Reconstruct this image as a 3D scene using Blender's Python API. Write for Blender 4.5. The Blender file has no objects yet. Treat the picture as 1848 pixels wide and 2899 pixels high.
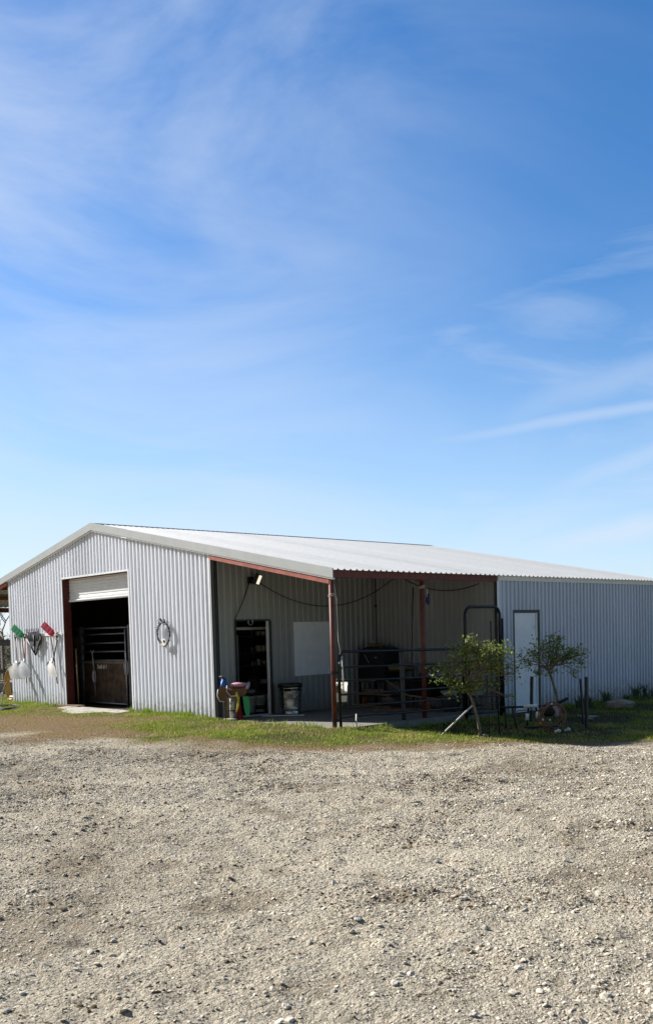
import bpy, math, random
import numpy as np
from mathutils import Vector, Matrix

R = random.Random(7)
NP = np.random.RandomState(11)
PI = math.pi
scn = bpy.context.scene
COL = scn.collection

# ------------------------------------------------------------------ building figures (metres)
LW, LE, XR, HR, SL = 9.742, 13.429, 4.918, 4.584, 0.1977
HE = HR - SL * (LE - XR)
YR, LY, FL = 4.92, 12.5, -0.035
D1, D2, DH = 3.2, 6.449, 3.326          # big doorway
S1, S2, ST = 0.579, 1.522, 2.045        # tack-room doorway
B1, B2, BB, BT = 2.215, 3.42, 0.777, 2.009
R1, R2, RT = 5.473, 6.459, 2.079        # side door
HX, HY = 0.681, 0.7317                  # a level direction running across the yard


def roofz(x):
    return HR - SL * abs(x - XR)


# ------------------------------------------------------------------ numpy value noise
def _hash(ix, iy, seed):
    h = (ix.astype(np.int64) * 374761393 + iy.astype(np.int64) * 668265263 + seed * 974711) & 0x7fffffff
    h = ((h ^ (h >> 13)) * 1274126177) & 0x7fffffff
    return ((h ^ (h >> 16)) & 0xffff) / 65535.0


def vnoise(x, y, s, seed=0):
    x = np.asarray(x, float) / s
    y = np.asarray(y, float) / s
    ix, iy = np.floor(x), np.floor(y)
    fx, fy = x - ix, y - iy
    fx = fx * fx * (3 - 2 * fx)
    fy = fy * fy * (3 - 2 * fy)
    a = _hash(ix, iy, seed); b = _hash(ix + 1, iy, seed)
    c = _hash(ix, iy + 1, seed); d = _hash(ix + 1, iy + 1, seed)
    return (a * (1 - fx) + b * fx) * (1 - fy) + (c * (1 - fx) + d * fx) * fy


def fbm(x, y, s, seed=0, o=4):
    t = 0; a = 1; n = 0
    for k in range(o):
        t = t + a * vnoise(x, y, s / 2 ** k, seed + k * 17); n += a; a *= .5
    return t / n


def sstep(a, b, x):
    t = np.clip((np.asarray(x, float) - a) / (b - a), 0, 1)
    return t * t * (3 - 2 * t)


# ------------------------------------------------------------------ materials
def nodes_of(m):
    m.use_nodes = True
    nt = m.node_tree
    return nt, nt.nodes, nt.links, nt.nodes['Principled BSDF']


def mat(name, c, rough=.6, metal=0., var=.12, vscale=6., bump=0., bscale=40., spec=.4, c2=None, c2scale=3., c2lo=.55, c2hi=.7):
    m = bpy.data.materials.new(name)
    nt, N, L, P = nodes_of(m)
    P.inputs['Roughness'].default_value = rough
    P.inputs['Metallic'].default_value = metal
    P.inputs['Specular IOR Level'].default_value = spec
    tc = N.new('ShaderNodeTexCoord')
    n1 = N.new('ShaderNodeTexNoise'); n1.inputs['Scale'].default_value = vscale; n1.inputs['Detail'].default_value = 6
    L.new(tc.outputs['Object'], n1.inputs['Vector'])
    rp = N.new('ShaderNodeValToRGB')
    rp.color_ramp.elements[0].position = .3; rp.color_ramp.elements[1].position = .7
    rp.color_ramp.elements[0].color = [max(0, x * (1 - var)) for x in c] + [1]
    rp.color_ramp.elements[1].color = [min(1, x * (1 + var)) for x in c] + [1]
    L.new(n1.outputs['Fac'], rp.inputs['Fac'])
    out = rp.outputs['Color']
    if c2:
        n2 = N.new('ShaderNodeTexNoise'); n2.inputs['Scale'].default_value = c2scale; n2.inputs['Detail'].default_value = 8
        n2.inputs['Roughness'].default_value = .65
        L.new(tc.outputs['Object'], n2.inputs['Vector'])
        r2 = N.new('ShaderNodeValToRGB'); r2.color_ramp.elements[0].position = c2lo; r2.color_ramp.elements[1].position = c2hi
        L.new(n2.outputs['Fac'], r2.inputs['Fac'])
        mx = N.new('ShaderNodeMixRGB'); L.new(r2.outputs['Color'], mx.inputs['Fac'])
        L.new(out, mx.inputs['Color1']); mx.inputs['Color2'].default_value = list(c2) + [1]
        out = mx.outputs['Color']
    L.new(out, P.inputs['Base Color'])
    if bump:
        n3 = N.new('ShaderNodeTexNoise'); n3.inputs['Scale'].default_value = bscale; n3.inputs['Detail'].default_value = 5
        L.new(tc.outputs['Object'], n3.inputs['Vector'])
        b = N.new('ShaderNodeBump'); b.inputs['Strength'].default_value = bump; b.inputs['Distance'].default_value = .02
        L.new(n3.outputs['Fac'], b.inputs['Height']); L.new(b.outputs['Normal'], P.inputs['Normal'])
    return m


def mat_sheet(name, c, dirt=(.30, .25, .2), along=(1., 1.)):
    """painted sheet steel: faint panel-to-panel variation, streaks, splashed dirt low down, slight dents"""
    m = bpy.data.materials.new(name)
    nt, N, L, P = nodes_of(m)
    P.inputs['Roughness'].default_value = .42
    P.inputs['Specular IOR Level'].default_value = .45
    g = N.new('ShaderNodeNewGeometry')
    mp = N.new('ShaderNodeMapping'); mp.inputs['Scale'].default_value = (5, 5, .35)
    L.new(g.outputs['Position'], mp.inputs['Vector'])
    n1 = N.new('ShaderNodeTexNoise'); n1.inputs['Scale'].default_value = 1.6; n1.inputs['Detail'].default_value = 7
    L.new(mp.outputs['Vector'], n1.inputs['Vector'])
    r1 = N.new('ShaderNodeValToRGB'); r1.color_ramp.elements[0].position = .25; r1.color_ramp.elements[1].position = .75
    r1.color_ramp.elements[0].color = [x * .86 for x in c] + [1]; r1.color_ramp.elements[1].color = list(c) + [1]
    L.new(n1.outputs['Fac'], r1.inputs['Fac'])
    n2 = N.new('ShaderNodeTexNoise'); n2.inputs['Scale'].default_value = 9; n2.inputs['Detail'].default_value = 9; n2.inputs['Roughness'].default_value = .75
    L.new(g.outputs['Position'], n2.inputs['Vector'])
    sx = N.new('ShaderNodeSeparateXYZ'); L.new(g.outputs['Position'], sx.inputs['Vector'])
    mr = N.new('ShaderNodeMapRange'); mr.inputs['From Min'].default_value = .55; mr.inputs['From Max'].default_value = -.1
    mr.inputs['To Min'].default_value = 0; mr.inputs['To Max'].default_value = .42; mr.clamp = True
    L.new(sx.outputs['Z'], mr.inputs['Value'])
    ad = N.new('ShaderNodeMath'); ad.operation = 'ADD'; L.new(n2.outputs['Fac'], ad.inputs[0]); L.new(mr.outputs['Result'], ad.inputs[1])
    r2 = N.new('ShaderNodeValToRGB'); r2.color_ramp.elements[0].position = .64; r2.color_ramp.elements[1].position = .95
    r2.color_ramp.elements[1].color = (.75, .75, .75, 1)
    L.new(ad.outputs[0], r2.inputs['Fac'])
    mx = N.new('ShaderNodeMixRGB'); L.new(r2.outputs['Color'], mx.inputs['Fac']); L.new(r1.outputs['Color'], mx.inputs['Color1'])
    mx.inputs['Color2'].default_value = list(dirt) + [1]
    sm_ = N.new('ShaderNodeMath'); sm_.operation = 'ADD'; sm_.operation = 'MULTIPLY_ADD'; sm_.inputs[1].default_value = along[0]; L.new(sx.outputs['X'], sm_.inputs[0]); L.new(sx.outputs['Y'], sm_.inputs[2])
    dv = N.new('ShaderNodeMath'); dv.operation = 'DIVIDE'; dv.inputs[1].default_value = .93; L.new(sm_.outputs[0], dv.inputs[0])
    fl_ = N.new('ShaderNodeMath'); fl_.operation = 'FLOOR'; L.new(dv.outputs[0], fl_.inputs[0])
    wn = N.new('ShaderNodeTexWhiteNoise'); wn.noise_dimensions = '1D'; L.new(fl_.outputs[0], wn.inputs['W'])
    pr = N.new('ShaderNodeMapRange'); pr.inputs['To Min'].default_value = .88; pr.inputs['To Max'].default_value = 1.0; L.new(wn.outputs['Value'], pr.inputs['Value'])
    pm_ = N.new('ShaderNodeMixRGB'); pm_.blend_type = 'MULTIPLY'; pm_.inputs['Fac'].default_value = 1
    L.new(mx.outputs['Color'], pm_.inputs['Color1']); L.new(pr.outputs['Result'], pm_.inputs['Color2'])
    L.new(pm_.outputs['Color'], P.inputs['Base Color'])
    n3 = N.new('ShaderNodeTexNoise'); n3.inputs['Scale'].default_value = 2.2; n3.inputs['Detail'].default_value = 3
    L.new(g.outputs['Position'], n3.inputs['Vector'])
    b = N.new('ShaderNodeBump'); b.inputs['Strength'].default_value = .35; b.inputs['Distance'].default_value = .03
    L.new(n3.outputs['Fac'], b.inputs['Height']); L.new(b.outputs['Normal'], P.inputs['Normal'])
    return m


def mat_attr(name, rough=.6, transl=0., spec=.3, noise=0.):
    """base colour from the mesh's own 'tint' colour attribute (real leaf / stone / soil colours)"""
    m = bpy.data.materials.new(name)
    nt, N, L, P = nodes_of(m)
    P.inputs['Roughness'].default_value = rough
    P.inputs['Specular IOR Level'].default_value = spec
    a = N.new('ShaderNodeAttribute'); a.attribute_name = 'tint'
    L.new(a.outputs['Color'], P.inputs['Base Color'])
    if transl:
        t = N.new('ShaderNodeBsdfTranslucent'); L.new(a.outputs['Color'], t.inputs['Color'])
        mx = N.new('ShaderNodeMixShader'); mx.inputs['Fac'].default_value = transl
        L.new(P.outputs['BSDF'], mx.inputs[1]); L.new(t.outputs['BSDF'], mx.inputs[2])
        L.new(mx.outputs['Shader'], N['Material Output'].inputs['Surface'])
    return m


M = {}
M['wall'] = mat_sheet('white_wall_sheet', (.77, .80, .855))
M['side'] = mat_sheet('side_shade_sheet', (.62, .69, .81))  # same white steel, coloured bluer and darker as the shaded side
M['porchshade'] = mat_sheet('porch_shade_sheet', (.33, .345, .345))  # same white steel with the porch shade put into its colour
M['roof'] = mat_sheet('white_roof_sheet', (.45, .46, .465), along=(0., 1.)); M['roof'].node_tree.nodes['Principled BSDF'].inputs['Roughness'].default_value = .62; M['roof'].node_tree.nodes['Principled BSDF'].inputs['Specular IOR Level'].default_value = .2
M['trim'] = mat('light_grey_trim', (.36, .375, .36), .5, var=.06, vscale=3)
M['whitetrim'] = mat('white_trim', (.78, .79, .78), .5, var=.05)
M['darktrim'] = mat('dark_trim', (.035, .037, .04), .55, var=.2)
M['ridge'] = mat('dark_ridge', (.03, .035, .045), .5)
M['redsteel'] = mat('red_oxide_steel', (.135, .034, .022), .6, var=.22, vscale=9, c2=(.13, .05, .035), c2scale=14)
M['redbeam'] = mat('red_oxide_beam', (.30, .075, .045), .6, var=.25, vscale=7, c2=(.42, .26, .22), c2scale=9, c2lo=.6, c2hi=.8)
M['jamb'] = mat('maroon_jamb', (.10, .022, .018), .6, var=.2)
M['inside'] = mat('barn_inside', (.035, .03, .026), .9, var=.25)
M['insidewall'] = mat('tack_inside', (.13, .125, .12), .85, var=.15)
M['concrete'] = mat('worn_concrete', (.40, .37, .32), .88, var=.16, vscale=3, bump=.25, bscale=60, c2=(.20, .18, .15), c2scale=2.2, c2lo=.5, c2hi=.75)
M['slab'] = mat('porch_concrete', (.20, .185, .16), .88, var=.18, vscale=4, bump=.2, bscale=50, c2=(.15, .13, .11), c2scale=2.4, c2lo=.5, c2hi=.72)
M['blackpaint'] = mat('black_gate_paint', (.009, .010, .013), .4, var=.25, vscale=12, spec=.35)
M['galv'] = mat('galvanised_steel', (.30, .32, .35), .38, .75, var=.25, vscale=14, bump=.1, bscale=20)
M['can'] = mat('dull_can_metal', (.40, .42, .45), .24, .95, var=.3, vscale=10, bump=.25, bscale=14)
M['galvdull'] = mat('galvanised_pipe', (.36, .38, .41), .45, .5, var=.25, vscale=12)
M['white'] = mat('white_plastic', (.74, .73, .69), .5, var=.06)
M['scoop'] = mat('pale_scoop_plastic', (.58, .56, .50), .45, var=.1, c2=(.3, .27, .22), c2scale=5)
M['scoop2'] = mat('grey_scoop_plastic', (.44, .46, .47), .45, var=.1, c2=(.25, .23, .2), c2scale=5)
M['green'] = mat('green_plastic', (.02, .29, .10), .4, var=.1)
M['red'] = mat('red_plastic', (.55, .02, .055), .4, var=.1)
M['redcone'] = mat('red_cone_plastic', (.24, .016, .014), .5, var=.15)
M['black'] = mat('black_plastic', (.010, .010, .011), .5, var=.3)
M['darkgrey'] = mat('dark_grey_plastic', (.055, .055, .06), .55, var=.2)
M['handle'] = mat('weathered_wood_handle', (.25, .17, .10), .7, var=.25, vscale=20)
M['orange'] = mat('orange_handle', (.42, .10, .03), .6, var=.2)
M['wood'] = mat('old_stall_boards', (.16, .10, .062), .85, var=.4, vscale=7, bump=.3, bscale=25, c2=(.07, .045, .03), c2scale=5)
M['stall'] = mat('dark_stall_planks', (.085, .055, .034), .85, var=.5, vscale=5, bump=.3, bscale=25, c2=(.03, .02, .014), c2scale=4)
M['board'] = mat('weathered_boards', (.22, .16, .105), .85, var=.35, vscale=9, bump=.3, bscale=30)
M['fence'] = mat('grey_fence_wood', (.15, .125, .10), .9, var=.3, vscale=8)
M['bark'] = mat('grey_bark', (.19, .145, .10), .9, var=.35, vscale=18, bump=.5, bscale=50)
M['leather'] = mat('brown_leather', (.15, .072, .028), .5, var=.25, vscale=10)
M['pink'] = mat('pink_suede', (.55, .27, .36), .75, var=.1)
M['rag'] = mat('indigo_rag', (.025, .03, .09), .9)
M['stallpipe'] = mat('dull_stall_pipe', (.17, .18, .20), .5, .4, var=.3, vscale=14)
M['blue'] = mat('blue_fabric', (.03, .14, .50), .5, var=.2)
M['yellow'] = mat('yellow_strap', (.55, .42, .03), .6, var=.1)
M['yellowhose'] = mat('tan_hose', (.36, .22, .05), .5, var=.15)
M['orangehose'] = mat('copper_hose', (.21, .10, .05), .4, var=.2, vscale=10)
M['lamp'] = mat('floodlight_lens', (.85, .74, .50), .3, var=.05)
M['ropewhite'] = mat('pale_rope', (.55, .52, .45), .9, var=.2, vscale=60)
M['mottled'] = mat('mottled_post', (.52, .50, .43), .85, var=.1, c2=(.10, .09, .06), c2scale=14, c2lo=.5, c2hi=.58)
M['rock'] = mat('limestone_rock', (.27, .235, .19), .9, var=.3, vscale=6, bump=.8, bscale=14)
M['pebble'] = mat('pale_lot_stone', (.45, .415, .36), .9, var=.25, vscale=9, bump=.6, bscale=40)
M['iris'] = mat('iris_leaf', (.05, .085, .035), .6, var=.3)
M['pot'] = mat('steel_pot', (.5, .5, .5), .3, .7)
M['basket'] = mat('orange_basket', (.45, .13, .02), .6)
M['tan'] = mat('mustard_mat', (.20, .15, .045), .9, var=.3, vscale=20)
M['pinkcloth'] = mat('mauve_cloth', (.40, .36, .42), .8)
M['rubber'] = mat('black_rubber', (.014, .014, .014), .7)
def glow_through(m, f):
    nt_ = m.node_tree; P_ = nt_.nodes['Principled BSDF']; t_ = nt_.nodes.new('ShaderNodeBsdfTranslucent'); t_.inputs['Color'].default_value = (.85, .84, .8, 1)
    x_ = nt_.nodes.new('ShaderNodeMixShader'); x_.inputs['Fac'].default_value = f
    nt_.links.new(P_.outputs['BSDF'], x_.inputs[1]); nt_.links.new(t_.outputs['BSDF'], x_.inputs[2]); nt_.links.new(x_.outputs['Shader'], nt_.nodes['Material Output'].inputs['Surface'])
M['milky'] = mat('milky_bucket_plastic', (.78, .77, .73), .5, var=.04); glow_through(M['milky'], .7)
M['lamplit'] = mat('lit_lamp_lens', (.85, .78, .6), .3)
M['lamplit'].node_tree.nodes['Principled BSDF'].inputs['Emission Color'].default_value = (1, .9, .70, 1)
M['lamplit'].node_tree.nodes['Principled BSDF'].inputs['Emission Strength'].default_value = .5
M['panel'] = mat('painted_board', (.74, .77, .82), .6, var=.05, vscale=5, c2=(.20, .19, .18), c2scale=32, c2lo=.68, c2hi=.75)
M['doorleaf'] = mat('white_door_paint', (.80, .82, .85), .5, var=.06, vscale=3, c2=(.33, .31, .29), c2scale=5, c2lo=.6, c2hi=.85)
M['chalk'] = mat('white_chalk', (.8, .8, .8), .9)
M['tint_leaf'] = mat_attr('tinted_leaf', .5, .42, .35)
M['tint_grass'] = mat_attr('tinted_grass', .6, .30, .2)
M['tint_stone'] = mat_attr('tinted_stone', .92, 0, .15)


# ------------------------------------------------------------------ mesh builder
class MB:
    def __init__(s):
        s.v = []; s.f = []

    def add(s, vs, fs):
        b = len(s.v); s.v += [tuple(p) for p in vs]; s.f += [tuple(b + i for i in f) for f in fs]
        return s

    def box(s, x0, x1, y0, y1, z0, z1):
        return s.add([(x0, y0, z0), (x1, y0, z0), (x1, y1, z0), (x0, y1, z0), (x0, y0, z1), (x1, y0, z1), (x1, y1, z1), (x0, y1, z1)],
                     [(0, 3, 2, 1), (4, 5, 6, 7), (0, 1, 5, 4), (1, 2, 6, 5), (2, 3, 7, 6), (3, 0, 4, 7)])

    def bar(s, p, q, w, h, up=(0, 0, 1)):
        p, q = Vector(p), Vector(q); d = (q - p).normalized(); u = Vector(up)
        if abs(d.dot(u)) > .98: u = Vector((0, 1, 0))
        a = d.cross(u).normalized(); b = a.cross(d).normalized()
        vs = [c + a * sx * w / 2 + b * sz * h / 2 for c in (p, q) for sx, sz in ((-1, -1), (1, -1), (1, 1), (-1, 1))]
        return s.add(vs, [(0, 1, 2, 3), (7, 6, 5, 4), (0, 4, 5, 1), (1, 5, 6, 2), (2, 6, 7, 3), (3, 7, 4, 0)])

    def tube(s, pts, r, n=8, closed=False, cap=True):
        pts = [Vector(p) for p in pts]; k = len(pts)
        rs = r if isinstance(r, (list, tuple)) else [r] * k
        rings = []; prev = None
        for i, p in enumerate(pts):
            if closed: d = pts[(i + 1) % k] - pts[i - 1]
            else: d = pts[min(i + 1, k - 1)] - pts[max(i - 1, 0)]
            d.normalize()
            if prev is None:
                u = Vector((0, 0, 1)) if abs(d.z) < .9 else Vector((1, 0, 0))
            else: u = prev
            a = (u - d * u.dot(d))
            if a.length < 1e-5: a = d.orthogonal()
            a.normalize(); b = d.cross(a); prev = a
            rings.append([p + (a * math.cos(t) + b * math.sin(t)) * rs[i] for t in [2 * PI * j / n for j in range(n)]])
        b0 = len(s.v); s.v += [tuple(q) for rg in rings for q in rg]
        for i in range(k if closed else k - 1):
            i2 = (i + 1) % k
            for j in range(n):
                s.f.append((b0 + i * n + j, b0 + i * n + (j + 1) % n, b0 + i2 * n + (j + 1) % n, b0 + i2 * n + j))
        if cap and not closed:
            s.f.append(tuple(b0 + j for j in range(n))[::-1]); s.f.append(tuple(b0 + (k - 1) * n + j for j in range(n)))
        return s

    def lathe(s, prof, c, n=20, sx=1., sy=1., fn=None):
        b0 = len(s.v)
        for i, (r, z) in enumerate(prof):
            for j in range(n):
                t = 2 * PI * j / n; rr = r
                if fn: rr = r * fn(t, z)
                s.v.append((c[0] + rr * math.cos(t) * sx, c[1] + rr * math.sin(t) * sy, c[2] + z))
        for i in range(len(prof) - 1):
            for j in range(n):
                s.f.append((b0 + i * n + j, b0 + i * n + (j + 1) % n, b0 + (i + 1) * n + (j + 1) % n, b0 + (i + 1) * n + j))
        if prof[0][0] > 1e-4: s.f.append(tuple(b0 + j for j in range(n))[::-1])
        if prof[-1][0] > 1e-4: s.f.append(tuple(b0 + (len(prof) - 1) * n + j for j in range(n)))
        return s

    def ext(s, poly, off):
        """polygon (3-D points) given thickness along off"""
        n = len(poly); o = Vector(off)
        vs = [Vector(p) for p in poly] + [Vector(p) + o for p in poly]
        fs = [tuple(range(n))[::-1], tuple(range(n, 2 * n))] + [(i, (i + 1) % n, n + (i + 1) % n, n + i) for i in range(n)]
        return s.add(vs, fs)

    def blob(s, c, rx, ry, rz, n=12, m=8, jit=0., rot=0., pw=1.):
        b0 = len(s.v); cr, sr = math.cos(rot), math.sin(rot)
        for i in range(m + 1):
            ph = -PI / 2 + PI * i / m
            for j in range(n):
                t = 2 * PI * j / n; k = 1 + R.uniform(-jit, jit)
                e = lambda q: math.copysign(abs(q) ** pw, q)
                x = e(math.cos(ph)) * e(math.cos(t)) * rx * k; y = e(math.cos(ph)) * e(math.sin(t)) * ry * k
                s.v.append((c[0] + x * cr - y * sr, c[1] + x * sr + y * cr, c[2] + e(math.sin(ph)) * rz * k))
        for i in range(m):
            for j in range(n):
                s.f.append((b0 + i * n + j, b0 + i * n + (j + 1) % n, b0 + (i + 1) * n + (j + 1) % n, b0 + (i + 1) * n + j))
        return s

    def build(s, name, m, parent=None, smooth=False):
        off = Vector(parent.location) if parent else Vector((0, 0, 0))
        if parent and parent.parent: off = off + Vector(parent.parent.location)
        me = bpy.data.meshes.new(name)
        me.from_pydata([(x - off.x, y - off.y, z - off.z) for x, y, z in s.v], [], s.f)
        me.materials.append(m)
        if getattr(s, 'm2', None):          # surface pattern (screw heads) kept in the same mesh
            me.materials.append(s.m2)
            me.polygons.foreach_set('material_index', [1 if i >= s.cut else 0 for i in range(len(s.f))])
        if smooth:
            me.polygons.foreach_set('use_smooth', [True] * len(me.polygons))
        me.update()
        o = bpy.data.objects.new(name, me); COL.objects.link(o)
        if parent: o.parent = parent
        return o


def tag(o, label=None, cat=None, group=None, kind=None):
    if label: o['label'] = label
    if cat: o['category'] = cat
    if group: o['group'] = group
    if kind: o['kind'] = kind
    return o


def thing(name, label, cat, loc=(0, 0, 0), group=None):
    o = bpy.data.objects.new(name, None); o.empty_display_size = .2
    COL.objects.link(o); o.location = loc
    return tag(o, label, cat, group)


def copy_tree(o, parent=None):
    c = o.copy(); COL.objects.link(c)
    if parent: c.parent = parent
    for ch in list(o.children): copy_tree(ch, c)
    return c


def arc(c, r, a0, a1, n, ax, az):
    """points on an arc in the plane of ax, az (3-D vectors)"""
    ax, az, c = Vector(ax), Vector(az), Vector(c)
    return [c + ax * r * math.cos(a0 + (a1 - a0) * i / n) + az * r * math.sin(a0 + (a1 - a0) * i / n) for i in range(n + 1)]


def sag(p, q, drop, n=14):
    p, q = Vector(p), Vector(q)
    return [p.lerp(q, i / n) - Vector((0, 0, drop * 4 * (i / n) * (1 - i / n))) for i in range(n + 1)]


# ------------------------------------------------------------------ profiled sheet
def sheet(mb, o, sv, tv, nv, w, lo, hi, pitch=.155, rib=.045, fl=.014, h=.022, openings=(), phase=0.):
    """ribbed steel sheet: s runs across the ribs, t along them; lo / hi are functions of s"""
    o, sv, tv, nv = Vector(o), Vector(sv), Vector(tv), Vector(nv)
    pts = {0.: 0., w: 0.}
    s0 = phase - pitch
    while s0 < w + pitch:
        for ds, d in ((0, 0), (fl, h), (fl + rib, h), (2 * fl + rib, 0)):
            if 0 < s0 + ds < w: pts[round(s0 + ds, 5)] = d
        s0 += pitch

    def depth(x):
        u = (x - phase) % pitch
        if u < fl: return h * u / fl
        if u < fl + rib: return h
        if u < 2 * fl + rib: return h * (2 * fl + rib - u) / fl
        return 0.
    pts[0.] = depth(0.); pts[w] = depth(w)
    for (a, b, z0, z1) in openings:
        pts[a] = depth(a); pts[b] = depth(b)
    xs = sorted(pts)
    for a, b in zip(xs[:-1], xs[1:]):
        if b - a < 1e-6: continue
        mid = (a + b) / 2; iv = [('full',)]
        segs = []
        op = [q for q in openings if q[0] - 1e-6 <= mid <= q[1] + 1e-6]
        if not op: segs = [(lo(a), lo(b), hi(a), hi(b))]
        else:
            q = op[0]
            if q[2] > min(lo(a), lo(b)) + 1e-4: segs.append((lo(a), lo(b), q[2], q[2]))
            if q[3] < max(hi(a), hi(b)) - 1e-4: segs.append((q[3], q[3], hi(a), hi(b)))
        for (la, lb, ha, hb) in segs:
            P = lambda x, t, d: o + sv * x + tv * t + nv * d
            mb.add([P(a, la, pts[a]), P(b, lb, pts[b]), P(b, hb, pts[b]), P(a, ha, pts[a])], [(0, 1, 2, 3)])
    return mb


def screws(mb, pts, n, r=.008, m2=None):
    if not getattr(mb, 'm2', None): mb.m2 = m2 or M['darktrim']; mb.cut = len(mb.f)
    n = Vector(n)
    a = n.orthogonal().normalized(); b = n.cross(a)
    for p in pts:
        p = Vector(p)
        vs = [p + n * .006] + [p + (a * math.cos(k * PI / 3) + b * math.sin(k * PI / 3)) * r for k in range(6)]
        mb.add(vs, [(0, k + 1, (k + 1) % 6 + 1) for k in range(6)])
    return mb


# ================================================================== THE BARN
barn = thing('barn', 'low white ribbed metal barn with a pale gable roof and a red-posted porch', 'barn', (0, 0, 0))
cz = (0, 0, 1)
gw = sheet(MB(), (0, 0, 0), (1, 0, 0), cz, (0, -1, 0), LW, lambda s: -.05, lambda s: roofz(s) - .09, .155, .055, .012, .036,
           [(D1, D2, -.05, DH)], .03)
screws(gw, [(x, -.003, z) for z in (.95, 2.2) for x in np.arange(.16, 9.6, .31) if not (D1 - .05 < x < D2 + .05)], (0, -1, 0), .009).build('gable_wall', M['wall'], barn)
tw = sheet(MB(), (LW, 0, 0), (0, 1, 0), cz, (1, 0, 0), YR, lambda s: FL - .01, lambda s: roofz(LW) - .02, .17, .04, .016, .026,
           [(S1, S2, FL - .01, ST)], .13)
screws(tw, [(LW + .003, y, z) for z in (.75, 1.95, 3.35) for y in np.arange(.22, YR, .17) if not (S1 - .05 < y < S2 + .05 and z < 2.1) and not (B1 < y < B2 and z < 2.1) and R.random() > .2], (1, 0, 0), .009).build('tack_room_wall', M['porchshade'], barn)
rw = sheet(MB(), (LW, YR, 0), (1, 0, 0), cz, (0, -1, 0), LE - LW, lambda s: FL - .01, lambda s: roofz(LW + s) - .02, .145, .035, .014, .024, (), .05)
screws(rw, [(x, YR - .003, z) for z in (.75, 1.45, 2.4) for x in np.arange(LW + .1, LE, .145) if R.random() > .35], (0, -1, 0), .011).build('return_wall', M['porchshade'], barn)
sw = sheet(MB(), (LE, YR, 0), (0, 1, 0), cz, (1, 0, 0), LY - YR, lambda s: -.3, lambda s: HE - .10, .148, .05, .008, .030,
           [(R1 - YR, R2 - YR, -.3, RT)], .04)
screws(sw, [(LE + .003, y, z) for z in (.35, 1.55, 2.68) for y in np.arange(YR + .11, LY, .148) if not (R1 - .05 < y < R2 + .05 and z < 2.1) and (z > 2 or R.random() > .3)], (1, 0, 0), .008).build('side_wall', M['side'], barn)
sheet(MB(), (0, LY, 0), (1, 0, 0), cz, (0, 1, 0), LE, lambda s: -.3, lambda s: roofz(s) - .02, .31, .1, .028, .024).build('back_wall', M['wall'], barn)
sheet(MB(), (0, 0.1, 0), (0, 1, 0), cz, (-1, 0, 0), LY - .1, lambda s: -.1, lambda s: roofz(0) - .02, .31, .1, .028, .024).build('left_wall', M['wall'], barn)
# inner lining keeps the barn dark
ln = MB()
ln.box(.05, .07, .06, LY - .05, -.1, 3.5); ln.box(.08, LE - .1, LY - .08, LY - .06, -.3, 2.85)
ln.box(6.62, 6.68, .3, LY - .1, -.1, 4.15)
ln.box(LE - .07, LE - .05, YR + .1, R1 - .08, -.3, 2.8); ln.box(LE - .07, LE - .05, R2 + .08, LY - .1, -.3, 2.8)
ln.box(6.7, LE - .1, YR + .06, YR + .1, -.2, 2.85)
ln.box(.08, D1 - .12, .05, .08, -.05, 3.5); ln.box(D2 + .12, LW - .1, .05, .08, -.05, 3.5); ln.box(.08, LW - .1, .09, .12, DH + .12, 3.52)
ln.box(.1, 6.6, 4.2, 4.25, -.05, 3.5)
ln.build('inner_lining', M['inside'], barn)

# roof: two slopes, ribs running down to the eaves, then a lower lean-to on the left
cs = 1 / math.sqrt(1 + SL * SL)
Y0R, Y1R = -.07, LY + .1
wR = Y1R - Y0R
rf = MB()
Lr = (LE + .13 - XR) / cs
sheet(rf, (XR, Y0R, HR), (0, 1, 0), (cs, 0, -SL * cs), (SL * cs, 0, cs), wR, lambda s: 0, lambda s: Lr, .16, .035, .018, .024, (), .07)
Ll = (XR + 3.75) / cs
sheet(rf, (XR, Y0R, HR), (0, 1, 0), (-cs, 0, -SL * cs), (-SL * cs, 0, cs), wR, lambda s: 0, lambda s: Ll, .16, .035, .018, .024, (), .07)
rs = []
for d in (1.2, 2.6, 3.95, 5.3, 6.7, 8.0, 8.45):
    for y in np.arange(Y0R + .05, Y1R, .32 if d != 6.7 else .16):
        if R.random() > .25: rs.append((XR + d * cs, y, HR - d * SL * cs + .003))
roof = screws(rf, rs, (SL * cs, 0, cs), .019, M['darkgrey']).build('roof', M['roof'], barn)
rc = MB()
rc.ext([(XR - .16, Y0R, HR + .0), (XR, Y0R, HR + .034), (XR + .16, Y0R, HR + .0), (XR + .16, Y0R, HR - .01), (XR, Y0R, HR + .02), (XR - .16, Y0R, HR - .01)], (0, wR, 0))
rc.build('ridge_cap', M['ridge'], roof)
# rake trim on the gable
def rake(name, x0, x1, dz0, dz1, y0, y1, m, parent=barn):
    return MB().ext([(x0, y0, roofz(x0) + dz0), (x1, y0, roofz(x1) + dz0), (x1, y0, roofz(x1) + dz1), (x0, y0, roofz(x0) + dz1)], (0, y1 - y0, 0)).build(name, m, parent)
rake('rake_trim', XR, 6.55, -.145, .035, -.10, -.075, M['trim'])
rake('rake_trim', 6.53, LE + .13, -.15, .03, -.106, -.081, M['trim'])
rake('rake_trim', -3.75, XR, -.145, .035, -.10, -.075, M['trim'])
rake('rake_soffit_strip', 6.3, LE + .11, -.178, -.152, -.09, -.03, M['whitetrim'])
rake('rake_soffit_strip', XR, 6.28, -.172, -.148, -.085, -.028, M['whitetrim'])
rake('rake_soffit_strip', .02, XR, -.172, -.148, -.085, -.028, M['whitetrim'])
rake('rake_beam', LW + .02, LE - .01, -.275, -.18, -.072, .03, M['redbeam'])
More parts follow.
